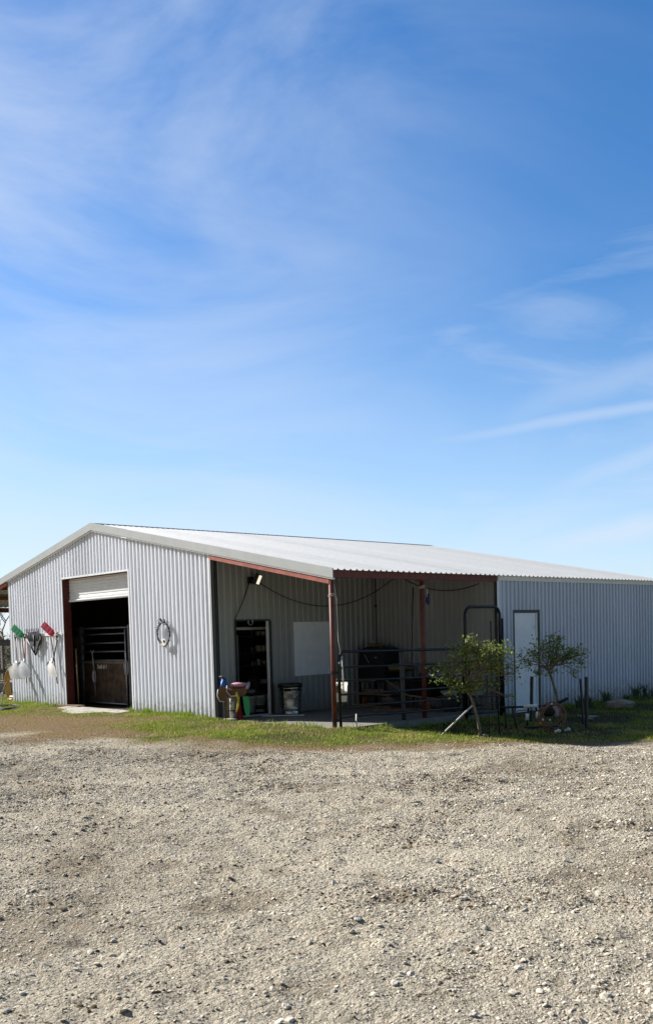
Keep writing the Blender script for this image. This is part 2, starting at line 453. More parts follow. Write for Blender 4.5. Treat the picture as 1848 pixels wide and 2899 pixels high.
MB().box(LE - .06, LE + .03, -.072, YR - .02, HE - .15, HE - .025).build('eave_beam', M['redsteel'], barn)
MB().box(LE + .026, LE + .045, YR + .0, LY + .06, HE - .125, HE - .022).build('eave_trim', M['whitetrim'], barn)
M['bounce_dark'] = mat('dark_bounce_lining', (.10, .095, .088), .9, var=.25, vscale=4)  # dark so that little light bounces under the porch roof
MB().ext([(LW + .04, .04, roofz(LW + .04) - .05), (LE - .08, .04, roofz(LE - .08) - .05), (LE - .08, .04, roofz(LE - .08) - .04), (LW + .04, .04, roofz(LW + .04) - .04)], (0, YR - .1, 0)).build('bounce_blocker', M['bounce_dark'], barn)  # added sheet, unseen from the camera, to cut bounce light in the porch
for y in (1.3, 2.5, 3.7):
    MB().ext([(LW + .03, y - .03, roofz(LW + .03) - .054), (LE - .07, y - .03, roofz(LE - .07) - .054), (LE - .07, y - .03, roofz(LE - .07) - .13), (LW + .03, y - .03, roofz(LW + .03) - .13)], (0, .06, 0)).build('porch_rafter', M['redsteel'], barn)
for x in (-2.1, -.9):
    MB().box(x - .05, x + .05, -.06, LY, roofz(x) - .16, roofz(x) - .03).build('lean_to_purlin', M['redsteel'], barn)
MB().box(-3.62, -3.52, -.06, LY, 2.70, 2.85).build('lean_to_beam', M['jamb'], barn)
rake('lean_to_rafter', -3.7, -.03, -.23, -.15, -.07, .02, M['redbeam'])
for y in (0.0, 4.0, 8.0, 12.2):
    MB().tube([(-3.57, y, -.1), (-3.57, y, 2.72)], .05, 10).build('lean_to_post', M['redsteel'], barn)
# posts
pc = MB().tube([(LE - .01, -.02, -.16), (LE - .01, -.02, HE - .16)], .043, 14).build('porch_post', M['redsteel'], barn, True)
pm = MB().tube([(LE - .03, 2.5, FL - .02), (LE - .03, 2.5, HE - .15)], .047, 14).build('porch_post', M['redsteel'], barn, True)
MB().box(LE - .13, LE + .07, 2.40, 2.60, HE - .175, HE - .155).build('cap_plate', M['redsteel'], pm)
# corner trims
MB().box(LW - .125, LW + .004, -.032, -.026, -.06, roofz(LW) - .18).build('corner_trim', M['trim'], barn)
MB().box(LW + .005, LW + .012, -.03, .15, -.06, roofz(LW) - .28).build('corner_return', M['darktrim'], barn)
MB().box(-.012, .115, -.034, -.027, -.06, roofz(0) - .18).build('corner_trim', M['trim'], barn)
MB().box(-.02, -.013, -.032, .12, -.06, roofz(0) - .18).build('corner_return', M['trim'], barn)
MB().box(LE - .05, LE + .028, YR - .03, YR - .024, -.1, HE - .15).build('corner_trim', M['darktrim'], barn)
MB().box(LE + .024, LE + .03, YR - .022, YR + .05, -.2, HE - .13).build('corner_return', M['whitetrim'], barn)
# big doorway: jambs, header, roller curtain
fr = MB().box(D1 - .02, D1 + .006, -.012, .20, -.03, DH)
fr.box(D1, D2, -.012, .20, DH - .008, DH + .03); fr.box(D2 - .006, D2 + .02, -.012, .20, -.03, DH)
fr.build('door_jamb', M['jamb'], barn)
ft = MB().box(D1 - .05, D1 - .005, -.034, -.014, -.03, DH + .05); ft.box(D2 + .005, D2 + .05, -.034, -.014, -.03, DH + .05)
ft.box(D1 - .004, D2 + .004, -.034, -.014, DH + .005, DH + .05)
ft.build('door_trim', M['whitetrim'], barn)
rd = sheet(MB(), (D1 + .03, .17, 2.80), (0, 0, 1), (1, 0, 0), (0, -1, 0), .54, lambda s: 0, lambda s: D2 - D1 - .06, .082, .035, .014, .016, (), .02).build('roller_door', M['whitetrim'], barn)
MB().box(D1 + .03, D2 - .03, .135, .175, 2.735, 2.80).build('bottom_bar', M['whitetrim'], rd)
MB().box(D1 + .2, D2 - .05, .118, .134, 2.765, 2.785).build('bar_lip', M['whitetrim'], rd)
# tack-room doorway
tf = MB().box(LW - .14, LW + .012, S1 - .02, S1 + .02, FL, ST); tf.box(LW - .14, LW + .03, S1 - .02, S2 + .02, ST, ST + .035)
tf.box(LW + .001, LW + .030, S2 - .012, S2 + .045, FL, ST)
tf.build('tack_door_frame', M['darktrim'], barn)
tj = MB().box(LW - .075, LW - .0, S2 - .035, S2 - .013, FL, ST - .002)
tj.build('tack_door_jamb', M['whitetrim'], barn)
MB().box(LW - .12, LW + .05, S1 + .02, S2 - .02, FL - .002, FL + .014).build('door_sun_strip', M['whitetrim'], barn)  # pale strip in place of sunlight leaking along the doorway foot
it = MB()
it.box(6.9, 6.95, .2, 4.6, FL, 3.2); it.box(6.95, LW - .15, 3.3, 3.35, FL, 3.2); it.box(6.95, LW - .15, .2, .25, FL, 3.2)
it.build('tack_room_lining', M['insidewall'], barn)
MB().box(6.95, LW - .02, .26, 3.3, -.06, FL - .004).build('tack_room_floor', M['inside'], barn)
MB().box(6.95, LW - .13, .26, 3.3, 2.42, 2.46).build('tack_room_ceiling', M['inside'], barn)
MB().box(8.9, 8.98, .3, 3.2, 1.86, 1.92).build('ceiling_rail', M['whitetrim'], barn)
MB().box(8.0, 8.05, 1.0, 1.95, FL, 1.75).build('inner_cupboard', M['panel'], barn)
# blank board on the tack-room wall
wp = MB().box(LW + .027, LW + .042, B1, B2, BB, BT).build('wall_board', M['panel'], barn)
# side door
sf = MB().box(LE - .02, LE + .034, R1 - .02, R1 + .035, -.25, RT); sf.box(LE - .02, LE + .034, R2 - .05, R2 + .02, -.25, RT); sf.box(LE - .02, LE + .036, R1 - .02, R2 + .02, RT, RT + .055)
sf.build('side_door_frame', M['darktrim'], barn)
sd = MB().box(LE - .03, LE + .012, R1 + .04, R2 - .13, -.19, RT - .012).build('side_door', M['doorleaf'], barn)
MB().box(LE - .03, LE + .02, R2 - .115, R2 - .056, -.19, RT - .01).build('door_stop', M['whitetrim'], sd)
MB().blob((LE + .035, R1 + .12, .85), .025, .025, .025, 10, 6).build('knob', M['darktrim'], sd, True)
MB().blob((LE + .04, 7.918, 1.914), .02, .02, .02, 8, 5).build('tap_stub', M['white'], barn, True)

# ================================================================== GROUND
OUT = np.array([(-60, -9.5), (-6, -6.2), (3, -5.6), (9.1, -4.7), (12.6, -3.9), (14.4, -3.0), (16.6, -1.45), (17.5, .15), (18.5, 2.3), (20.2, 6), (24, 14), (40, 40)], float)


def outdist(x, y):
    """signed distance inside the grassed strip (positive towards the barn)"""
    x = np.asarray(x, float); y = np.asarray(y, float)
    best = np.full(x.shape, 1e9); sgn = np.ones(x.shape)
    for (ax, ay), (bx, by) in zip(OUT[:-1], OUT[1:]):
        dx, dy = bx - ax, by - ay
        t = np.clip(((x - ax) * dx + (y - ay) * dy) / (dx * dx + dy * dy), 0, 1)
        px, py = ax + t * dx, ay + t * dy
        d = np.hypot(x - px, y - py)
        c = dx * (y - ay) - dy * (x - ax)
        m = d < best - 1e-9
        best = np.where(m, d, best); sgn = np.where(m, np.sign(c), sgn)
    return best * sgn


def ground_h(x, y):
    x = np.asarray(x, float); y = np.asarray(y, float)
    h = -.17 * sstep(12.6, 13.6, x) * sstep(-.3, 2.0, y)
    h = h - .06 * sstep(13.2, 14.5, x)
    inb = (x > LW - .05) & (x < LE + .02) & (y > -.16) & (y < YR)
    h = np.where(inb, -.25, h)
    inside = (x > .05) & (x < LE - .03) & (y > 0.02) & (y < LY) & ~inb
    h = np.where(inside, -.02 - .1 * (x > 6.9), h)
    g = sstep(.3, -.8, outdist(x, y))
    h = h + g * ((fbm(x, y, 2.2, 3, 3) - .5) * .10 + (fbm(x, y, .5, 5, 3) - .5) * .045 + (fbm(x, y, .16, 8, 2) - .5) * .05 + (vnoise(x, y, .085, 19) - .5) * .022 + .01)
    h = h + (1 - g) * (fbm(x, y, .5, 31, 3) - .5) * .03 * (~inb & ~inside)
    return h


def axis(lo, hi, step, far):
    mid = list(np.arange(lo, hi, step)); a = []; b = []; d = step; p = lo
    while p > -far: d *= 1.25; p -= d; a.append(p)
    d = step; p = mid[-1]
    while p < far: d *= 1.25; p += d; b.append(p)
    return np.array(a[::-1] + mid + b)


def lanes(x, y):
    """packed wheel lanes sweeping across the lot: finer, paler, fewer stones"""
    wv = (x - 16) * .7317 - (y + 3) * .681 + .5 * np.sin(((x - 16) * .681 + (y + 3) * .7317) * .25)
    l = sum(np.exp(-((wv - q) / .34) ** 2) for q in (1.6, 3.5, 6.4, 8.2))
    return np.clip(l, 0, 1) * sstep(.3, .55, fbm(x, y, 2.5, 300, 3))


def green_zone(x, y, od):
    t0 = 3.1 - 2.35 * sstep(8.0, 12.6, x)
    g = sstep(t0 - .7, t0 + .7, od + (fbm(x, y, 1.5, 101, 4) - .5) * 2.4)
    bare = sstep(.60, .70, fbm(x, y, .9, 102, 4))
    return g * (1 - .75 * bare * (x < 14.2))


def soil_tint(x, y, z_):
    od = outdist(x, y)
    veg = sstep(-.6, .7, od + (fbm(x, y, 1.3, 41, 5) - .5) * 2.8)
    n1 = fbm(x, y, 2.8, 61, 4); n2 = fbm(x, y, .6, 71, 4)
    dust = np.array([.49, .44, .35]); grav = np.array([.39, .345, .268]); dirt = np.array([.20, .155, .105])
    k = sstep(.40, .62, n1 * .6 + n2 * .4)[:, None]
    c = dust * (1 - k) + grav * k
    k2 = (sstep(.57, .66, fbm(x, y, .75, 91, 5)) * .5)[:, None]
    ln = lanes(x, y)[:, None]
    c = c * (1 + .10 * ln)
    c = c * (1 - k2) + dirt * k2
    brown = np.array([.225, .155, .082]); grn = np.array([.085, .10, .025]); straw = np.array([.22, .175, .075])
    gz = green_zone(x, y, od)
    v = brown * (1 - gz[:, None]) + (grn * .6 + straw * .4 * fbm(x, y, .4, 111, 3)[:, None] * 1.4) * gz[:, None]
    shade_soil = (sstep(13.0, 13.6, x) * sstep(18.0, 16.2, x) * sstep(1.2, 3.2, y) * sstep(.3, .55, fbm(x, y, 1.1, 320, 4)))[:, None]  # dark soil by the wall, with the barn's shadow also painted in
    v = v * (1 - .8 * shade_soil) + np.array([.055, .045, .028]) * .8 * shade_soil
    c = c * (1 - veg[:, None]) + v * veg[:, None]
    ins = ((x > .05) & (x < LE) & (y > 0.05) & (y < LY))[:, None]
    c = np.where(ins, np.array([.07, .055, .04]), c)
    return c, veg, gz


gx, gy = axis(6.5, 26.5, .036, 700), axis(-12.6, 2.5, .036, 700)
XX, YY = np.meshgrid(gx, gy); XX = XX.ravel(); YY = YY.ravel()
ZZ = ground_h(XX, YY)
nx, ny = len(gx), len(gy)
gi = np.arange(nx * ny).reshape(ny, nx)
quads = np.stack([gi[:-1, :-1], gi[:-1, 1:], gi[1:, 1:], gi[1:, :-1]], -1).reshape(-1, 4)


def np_mesh(name, V, F, m, tint=None, smooth=False):
    me = bpy.data.meshes.new(name)
    k = F.shape[1]
    me.vertices.add(len(V)); me.vertices.foreach_set('co', np.ascontiguousarray(V, dtype=np.float32).ravel())
    me.loops.add(F.size); me.loops.foreach_set('vertex_index', np.ascontiguousarray(F, dtype=np.int32).ravel())
    me.polygons.add(len(F)); me.polygons.foreach_set('loop_start', np.arange(0, F.size, k, dtype=np.int32))
    me.polygons.foreach_set('use_smooth', np.full(len(F), smooth, dtype=bool))
    if tint is not None:
        a = me.color_attributes.new('tint', 'FLOAT_COLOR', 'POINT')
        a.data.foreach_set('color', np.concatenate([tint, np.ones((len(tint), 1))], 1).astype(np.float32).ravel())
    me.update(calc_edges=True)
    me.materials.append(m)
    o = bpy.data.objects.new(name, me); COL.objects.link(o)
    return o


gt, gveg, ggz = soil_tint(XX, YY, ZZ)
M['ground'] = mat_attr('caliche_ground', .95, 0, .1)
nt, N, L, P = nodes_of(M['ground'])
at = [n for n in N if n.type == 'ATTRIBUTE'][0]
geo = N.new('ShaderNodeNewGeometry')
v1 = N.new('ShaderNodeTexVoronoi'); v1.inputs['Scale'].default_value = 42
n1 = N.new('ShaderNodeTexNoise'); n1.inputs['Scale'].default_value = 26; n1.inputs['Detail'].default_value = 8; n1.inputs['Roughness'].default_value = .75
n2 = N.new('ShaderNodeTexNoise'); n2.inputs['Scale'].default_value = 110; n2.inputs['Detail'].default_value = 6; n2.inputs['Roughness'].default_value = .7
for n in (v1, n1, n2): L.new(geo.outputs['Position'], n.inputs['Vector'])
rpA = N.new('ShaderNodeValToRGB'); rpA.color_ramp.elements[0].position = .32; rpA.color_ramp.elements[1].position = .68
rpA.color_ramp.elements[0].color = (.50, .47, .43, 1); rpA.color_ramp.elements[1].color = (1.38, 1.37, 1.34, 1)
L.new(n1.outputs['Fac'], rpA.inputs['Fac'])
mu = N.new('ShaderNodeMixRGB'); mu.blend_type = 'MULTIPLY'; mu.inputs['Fac'].default_value = 1
L.new(at.outputs['Color'], mu.inputs['Color1']); L.new(rpA.outputs['Color'], mu.inputs['Color2'])
hv = N.new('ShaderNodeHueSaturation'); hv.inputs['Saturation'].default_value = .0
L.new(v1.outputs['Color'], hv.inputs['Color'])
rpB = N.new('ShaderNodeValToRGB'); rpB.color_ramp.elements[0].color = (.75, .74, .72, 1); rpB.color_ramp.elements[1].color = (1.2, 1.2, 1.18, 1)
L.new(hv.outputs['Color'], rpB.inputs['Fac'])
mu2 = N.new('ShaderNodeMixRGB'); mu2.blend_type = 'MULTIPLY'; mu2.inputs['Fac'].default_value = .8
L.new(mu.outputs['Color'], mu2.inputs['Color1']); L.new(rpB.outputs['Color'], mu2.inputs['Color2'])
L.new(mu2.outputs['Color'], P.inputs['Base Color'])
v2 = N.new('ShaderNodeTexVoronoi'); v2.inputs['Scale'].default_value = 30; v2.inputs['Randomness'].default_value = 1
v3 = N.new('ShaderNodeTexVoronoi'); v3.inputs['Scale'].default_value = 70
for n in (v2, v3): L.new(geo.outputs['Position'], n.inputs['Vector'])
ma = N.new('ShaderNodeMath'); ma.operation = 'ADD'; L.new(n1.outputs['Fac'], ma.inputs[0])
mb_ = N.new('ShaderNodeMath'); mb_.operation = 'MULTIPLY'; mb_.inputs[1].default_value = .6; L.new(n2.outputs['Fac'], mb_.inputs[0])
L.new(mb_.outputs[0], ma.inputs[1])
for vv, wt in ((v2, -1.0), (v3, -.6)):
    q_ = N.new('ShaderNodeMath'); q_.operation = 'MULTIPLY_ADD'; q_.inputs[1].default_value = wt
    L.new(vv.outputs['Distance'], q_.inputs[0]); L.new(ma.outputs[0], q_.inputs[2]); ma = q_
bp = N.new('ShaderNodeBump'); bp.inputs['Strength'].default_value = 1.; bp.inputs['Distance'].default_value = .035
L.new(ma.outputs[0], bp.inputs['Height']); L.new(bp.outputs['Normal'], P.inputs['Normal'])
g = np_mesh('ground', np.stack([XX, YY, ZZ], 1), quads, M['ground'], gt, True)
tag(g, kind='structure')

# porch slab and the worn apron at the big door
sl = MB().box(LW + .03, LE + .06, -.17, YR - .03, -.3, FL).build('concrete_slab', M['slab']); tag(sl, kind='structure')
ap = MB(); apo = [(3.35, -.02), (6.5, -.02), (6.7, -.55), (6.2, -.62), (5.9, -1.2), (5.1, -1.1), (4.7, -.95), (4.35, -.62), (3.6, -.5)]
ap.ext([(x, y, -.06) for x, y in apo], (0, 0, .085)); tag(ap.build('concrete_apron', M['concrete']), kind='structure')

# ------------------------------------------------------------------ loose gravel
CAM = np.array([26.083, -11.954, 1.712])
FW = np.array([-.7331, .6804]); RT2 = np.array([.681, .7317])


def rock_variant(seed):
    rs_ = np.random.RandomState(seed)
    t = (1 + 5 ** .5) / 2
    v = np.array([(-1, t, 0), (1, t, 0), (-1, -t, 0), (1, -t, 0), (0, -1, t), (0, 1, t), (0, -1, -t), (0, 1, -t), (t, 0, -1), (t, 0, 1), (-t, 0, -1), (-t, 0, 1)], float)
    v /= np.linalg.norm(v[0])
    v *= rs_.uniform(.65, 1.25, (12, 1)); v *= np.array([1, rs_.uniform(.6, .95), rs_.uniform(.3, .55)])
    return v


ICO = np.array([(0, 11, 5), (0, 5, 1), (0, 1, 7), (0, 7, 10), (0, 10, 11), (1, 5, 9), (5, 11, 4), (11, 10, 2), (10, 7, 6), (7, 1, 8), (3, 9, 4), (3, 4, 2), (3, 2, 6), (3, 6, 8), (3, 8, 9), (4, 9, 5), (2, 4, 11), (6, 2, 10), (8, 6, 7), (9, 8, 1)])
VAR = np.array([rock_variant(k) for k in range(24)])


def scatter_gravel():
    n = 2600000
    x = NP.uniform(-2, 27, n); y = NP.uniform(-14, 8, n)
    rel = np.stack([x - CAM[0], y - CAM[1]], 1)
    dep = rel @ FW; lat = rel @ RT2
    od = outdist(x, y)
    clump = fbm(x, y, 1.9, 200, 4)
    patch = sstep(.42, .62, clump)
    keep = (dep > 2.2) & (np.abs(lat) < .40 * dep + 1.6) & (od < 1.3)
    keep &= ~((y > -.2) & (x < LE + .3))
    dens = np.clip(1.25 - dep / 26, .28, 1) * (.25 + .75 * patch)
    dens = dens * (1 - .72 * lanes(x, y))
    dens = dens * np.where(od > -.5, np.where(od > .3, .07, .35), 1)
    keep &= NP.uniform(0, 1, n) < dens
    x, y, dep = x[keep], y[keep], dep[keep]; patch = patch[keep]
    k = len(x)
    size = np.exp(NP.normal(math.log(.0054), .50, k)) * (1 + .018 * dep)
    size = np.clip(size, .0028, .030)
    h = ground_h(x, y)
    a = NP.uniform(0, 2 * PI, k); ca, sa = np.cos(a), np.sin(a)
    B = VAR[NP.randint(0, 24, k)] * size[:, None, None]
    til = NP.normal(0, .25, (k, 2))
    X = B[:, :, 0] * ca[:, None] - B[:, :, 1] * sa[:, None]
    Y = B[:, :, 0] * sa[:, None] + B[:, :, 1] * ca[:, None]
    Z = B[:, :, 2] + X * til[:, :1] + Y * til[:, 1:]
    V = np.stack([X + x[:, None], Y + y[:, None], Z + (h + size * .12)[:, None]], -1).reshape(-1, 3)
    F = (ICO[None] + (np.arange(k) * 12)[:, None, None]).reshape(-1, 3)
    tone = NP.uniform(.62, 1.3, k); warm = NP.uniform(-.02, .03, k)
    c = np.stack([.50 * tone + warm, .45 * tone + warm * .4, .36 * tone], 1)
    lit = sstep(.56, .68, fbm(x, y, .55, 210, 4))
    dk = NP.uniform(0, 1, k) < .05 + .5 * lit
    c[dk] = np.array([.12, .085, .05]) * NP.uniform(.5, 1.5, (int(dk.sum()), 1))
    c = np.clip(c, .03, .7)
    return V, F, np.repeat(c, 12, 0), k


V, F, C, kk = scatter_gravel()
print('gravel stones', kk)
tag(np_mesh('gravel', V, F, M['tint_stone'], C), 'loose pale limestone gravel strewn over the lot', 'gravel', kind='stuff')

# ------------------------------------------------------------------ grass
def blades(x, y, z, h, w, lean, col):
    n = len(x)
    a = NP.uniform(0, 2 * PI, n); dx, dy = np.cos(a) * w / 2, np.sin(a) * w / 2
    la = NP.uniform(0, 2 * PI, n); lx, ly = np.cos(la) * lean * h, np.sin(la) * lean * h
    z0 = z - .01
    V = np.stack([np.stack([x - dx, y - dy, z0], 1), np.stack([x + dx, y + dy, z0], 1),
                  np.stack([x + dx * .7 + lx * .4, y + dy * .7 + ly * .4, z + h * .6], 1),
                  np.stack([x - dx * .7 + lx * .4, y - dy * .7 + ly * .4, z + h * .6], 1),
                  np.stack([x + lx, y + ly, z + h], 1)], 1)
    b = (np.arange(n) * 5)[:, None]
    F = np.concatenate([np.concatenate([b, b + 1, b + 2], 1), np.concatenate([b, b + 2, b + 3], 1), np.concatenate([b + 3, b + 2, b + 4], 1)])
    return V.reshape(-1, 3), F, np.repeat(col, 5, 0)


def grass():
    n = 950000
    x = NP.uniform(-4, 22, n); y = NP.uniform(-7, 13, n)
    od = outdist(x, y)
    out_b = ~((x > -.0) & (x < LE + .03) & (y > -.03) & (y < LY)) & ~((x > LW) & (x < LE + .06) & (y > -.17) & (y < YR))
    apr = (x > 3.6) & (x < 6.4) & (y > -.8)
    gz = green_zone(x, y, od)
    den = gz * (.12 + .88 * sstep(.42, .6, fbm(x, y, .55, 120, 4))) + .16 * sstep(-.5, .9, od + (fbm(x, y, .9, 106, 3) - .5) * 2) * sstep(.35, .6, fbm(x, y, .45, 107, 3))
    den = den * (1 - .85 * apr)
    thin = sstep(13.0, 13.6, x) * sstep(18.0, 16.2, x) * sstep(1.2, 3.2, y)
    den = den * (1 - thin * (.45 + .5 * sstep(.35, .6, fbm(x, y, 1.1, 320, 4))))
    rel = np.stack([x - CAM[0], y - CAM[1]], 1); dep = rel @ FW; lat = rel @ RT2
    vis = (np.abs(lat) < .37 * dep + 1.2)
    k = out_b & (od > -.6) & vis & (NP.uniform(0, 1, n) < den)
    x, y, gz = x[k], y[k], gz[k]; n = len(x)
    h = NP.uniform(.02, .062, n) * (.6 + .7 * fbm(x, y, .35, 130, 2)) * (.5 + .5 * gz)
    straw = (NP.uniform(0, 1, n) > (.25 + .68 * gz * sstep(.25, .55, fbm(x, y, .9, 140, 3))))
    t = NP.uniform(.7, 1.3, n)[:, None]
    green = np.array([.25, .31, .04]) * t; gold = np.array([.47, .40, .14]) * t; br = np.array([.29, .20, .10]) * t
    c = np.where(straw[:, None], np.where((NP.uniform(0, 1, n) > .5 + .4 * gz)[:, None], br, gold), green)
    parts = [blades(x, y, ground_h(x, y), h, NP.uniform(.006, .012, n), NP.uniform(.2, 1.1, n), c)]
    # longer tufts against the walls
    seg = [((0., -.05), (D1, -.05), 1500), ((D2, -.05), (LW, -.05), 2600), ((LW - .2, -.2), (LE, -.24), 700), ((LE + .12, .3), (LE + .12, 5.2), 900), ((LE + .06, 6.5), (LE + .06, 12.5), 2600), ((-.6, -.3), (.4, -.25), 500)]
    for (ax, ay), (bx, by), m in seg:
        t = NP.uniform(0, 1, m); cl = fbm(t * 40, t * 0 + ax, 3, 150, 3)
        q = NP.uniform(.3, .75, m) < cl; t = t[q]; cl = cl[q]; m = len(t)
        off = np.abs(NP.normal(0, .09, m))
        dx, dy = by - ay, -(bx - ax); ln_ = math.hypot(dx, dy)
        px = ax + (bx - ax) * t + dx / ln_ * off; py = ay + (by - ay) * t + dy / ln_ * off
        hh = NP.uniform(.05, .17, m) * cl * 1.3
        t2 = NP.uniform(.7, 1.3, m)[:, None]
        parts.append(blades(px, py, ground_h(px, py), hh, NP.uniform(.007, .013, m), NP.uniform(.1, .9, m), np.array([.22, .32, .035]) * t2))
    V, F, C = [], [], []; b = 0
    for v, f, c in parts:
        V.append(v); F.append(f + b); C.append(c); b += len(v)
    return np.concatenate(V), np.concatenate(F), np.concatenate(C)


V, F, C = grass()
print('grass verts', len(V))
tag(np_mesh('grass', V, F, M['tint_grass'], C), 'short patchy green and straw coloured grass around the foot of the barn', 'grass', kind='stuff')

# ================================================================== THINGS
H = Vector((HX, HY, 0)); T = Vector((HY, -HX, 0)); ZV = Vector((0, 0, 1))      # across the yard, towards the lot, up


def lc(o, a, b=0., z=0.):
    return Vector(o) + H * a + T * b + ZV * z


def solo(mb, name, m, label, cat, group=None, smooth=False):
    return tag(mb.build(name, m, None, smooth), label, cat, group)


# ---------------- tools on the gable wall
Yw = -.06
rack = thing('tool_rack', 'long white board with hooks screwed level across the ribbed gable, holding the row of tools', 'rack', (1.73, -.03, 1.9))
MB().box(.36, 3.12, -.055, -.03, 1.875, 1.945).build('board', M['white'], rack)
for x in (.44, .86, 1.03, 1.45, 1.95, 2.52, 2.93):
    MB().tube([(x, -.05, 1.93), (x, -.105, 1.925), (x, -.11, 1.95)], .007, 6).build('hook', M['darktrim'], rack)


def scoop_shovel(x0, x1, xe, ztop, zbot, label, sm, hm, wd=.34, tilt=0.):
    """D-handled scoop hanging handle-up: grip at x0, blade from x1 down to xe"""
    t = thing('scoop_shovel', label, 'shovel', (x0, -.12, 1.9), 'tools hung on the gable')
    g = MB().tube([(x0 - .05, -.09, 1.95), (x0 + .05, -.09, 1.95)], .014, 8)
    g.tube([(x0 - .05, -.09, 1.95), (x0 - .045, -.09, 1.88), (x0, -.09, 1.80), (x0, -.09, 1.74)], .014, 8)
    g.tube([(x0 + .05, -.09, 1.95), (x0 + .045, -.09, 1.88), (x0, -.09, 1.80)], .014, 8)
    g.build('grip', M['black'], t, True)
    MB().tube([(x0, -.09, 1.76), (x0 + (x1 - x0) * .5, -.1, (1.76 + ztop) / 2), (x1, -.12, ztop - .03)], .016, 8).build('handle', hm, t, True)
    # dished blade, curved across, lip at the bottom
    mb = MB(); n, m_ = 10, 9; L_ = ztop - zbot
    for side in (0, 1):
        b0 = len(mb.v)
        for i in range(m_ + 1):
            v = i / m_
            half = wd / 2 * min(1, .42 + 1.5 * v ** .7) * (1.0 if v < .95 else .97)
            cx = x1 + (xe - x1) * v; cz = ztop - L_ * v
            for j in range(n + 1):
                u = -1 + 2 * j / n
                dz = .07 * (1 - abs(u) ** 3) * (.35 + .65 * math.sin(PI * min(1, v * 1.15) * .6))
                wing = -.055 * abs(u) ** 4
                mb.v.append((cx + half * u * math.cos(tilt), -.17 - dz * .95 + wing - .05 * v - (0 if side == 0 else -.012) + half * u * math.sin(tilt), cz - .03 * abs(u) ** 2 * (1 - v)))
        for i in range(m_):
            for j in range(n):
                q = (b0 + i * (n + 1) + j, b0 + i * (n + 1) + j + 1, b0 + (i + 1) * (n + 1) + j + 1, b0 + (i + 1) * (n + 1) + j)
                mb.f.append(q if side else q[::-1])
    mb.build('scoop', sm, t, True)
    MB().tube([(x1, -.135, ztop + .05), (x1 + (xe - x1) * .35, -.19, ztop - L_ * .4)], [.03, .012], 8).build('socket', sm, t, True)
    return t


scoop_shovel(.44, .56, .86, 1.15, .70, 'pale wide scoop shovel hung leftmost on the gable, next to the building corner', M['scoop'], M['handle'], .46, .5)
scoop_shovel(1.03, 1.04, 1.33, 1.21, .75, 'grey scoop shovel with an orange handle, hung just right of the green fork', M['scoop2'], M['orange'], .38, .42)
scoop_shovel(2.93, 2.70, 3.0, 1.21, .79, 'pale scoop shovel hung nearest the big doorway, below the white board', M['scoop'], M['black'], .30, .30)


def bedding_fork(x0, z0, x1, z1, xs, zs, xe, ze, pm, label):
    """plastic tined fork hung head-up, its head leaning out from the wall"""
    t = thing('bedding_fork', label, 'fork', (xs, -.12, 1.9), 'tools hung on the gable')
    d = Vector((x1 - x0, .09, z1 - z0)); ln_ = d.length; d.normalize()
    a = Vector((.5, .30, .34)).normalized(); a = (a - d * a.dot(d)).normalized()
    p = Vector((x0, -.23, z0))
    hd = MB()
    for i in range(9):
        o = p + a * (-.084 + .021 * i)
        hd.bar(o, o + d * (ln_ - .08), .017, .012, up=a.cross(d))
    for k in (.30, .62, .9):
        hd.bar(p + a * -.095 + d * ln_ * k * .9, p + a * .095 + d * ln_ * k * .9, .05, .016, up=a.cross(d))
    q = p + d * (ln_ - .1)
    hd.ext([q + a * -.10, q + a * .10, q + d * .14 + a * .05, q + d * .14 + a * -.05], a.cross(d) * .02)
    hd.build('fork_head', pm, t)
    MB().tube([q + d * .06, (xs, -.11, zs), ((xs + xe) / 2, -.1, (zs + ze) / 2), (xe, -.1, ze)], .015, 8).build('handle', M['handle'], t, True)


bedding_fork(.60, 2.16, .97, 1.91, .90, 1.86, 1.06, .57, M['green'], 'green plastic stall fork hung head up beside the corner of the gable')
bedding_fork(2.42, 2.19, 2.79, 1.92, 2.62, 1.88, 2.86, .60, M['red'], 'bright red plastic stall fork hung head up near the big doorway')

t = thing('manure_fork', 'black basket fork with upright tines hung point down in the middle of the white board', 'fork', (1.65, -.12, 1.4), 'tools hung on the gable')
mb = MB()
for i in range(8):
    x = 1.20 + .105 * i
    mb.tube([(x + (1.62 - x) * .18, -.12, 1.75), (x + .01, -.11, 1.95), (x, -.125, 2.09)], .013, 6)
mb.tube([(1.2, -.115, 2.0), (1.94, -.115, 1.99)], .012, 6)
mb.build('tines', M['darkgrey'], t, True)
mb = MB()
pl = [(1.22, 1.88), (1.34, 1.96), (1.62, 1.99), (1.92, 1.95), (2.04, 1.86), (2.02, 1.74), (1.86, 1.60), (1.74, 1.62), (1.63, 1.66), (1.5, 1.62), (1.40, 1.60), (1.26, 1.74)]
mb.ext([(x, -.115, z) for x, z in pl], (0, .03, 0)); mb.build('basket', M['darkgrey'], t)
mb = MB().tube([(1.25, -.12, 1.8), (1.47, -.11, 1.56), (1.69, -.1, 1.36)], .02, 8); mb.tube([(2.0, -.12, 1.78), (1.86, -.11, 1.58), (1.69, -.1, 1.36)], .02, 8)
mb.tube([(1.66, -.13, 1.92), (1.68, -.12, 1.36)], .018, 8); mb.build('handle', M['black'], t, True)

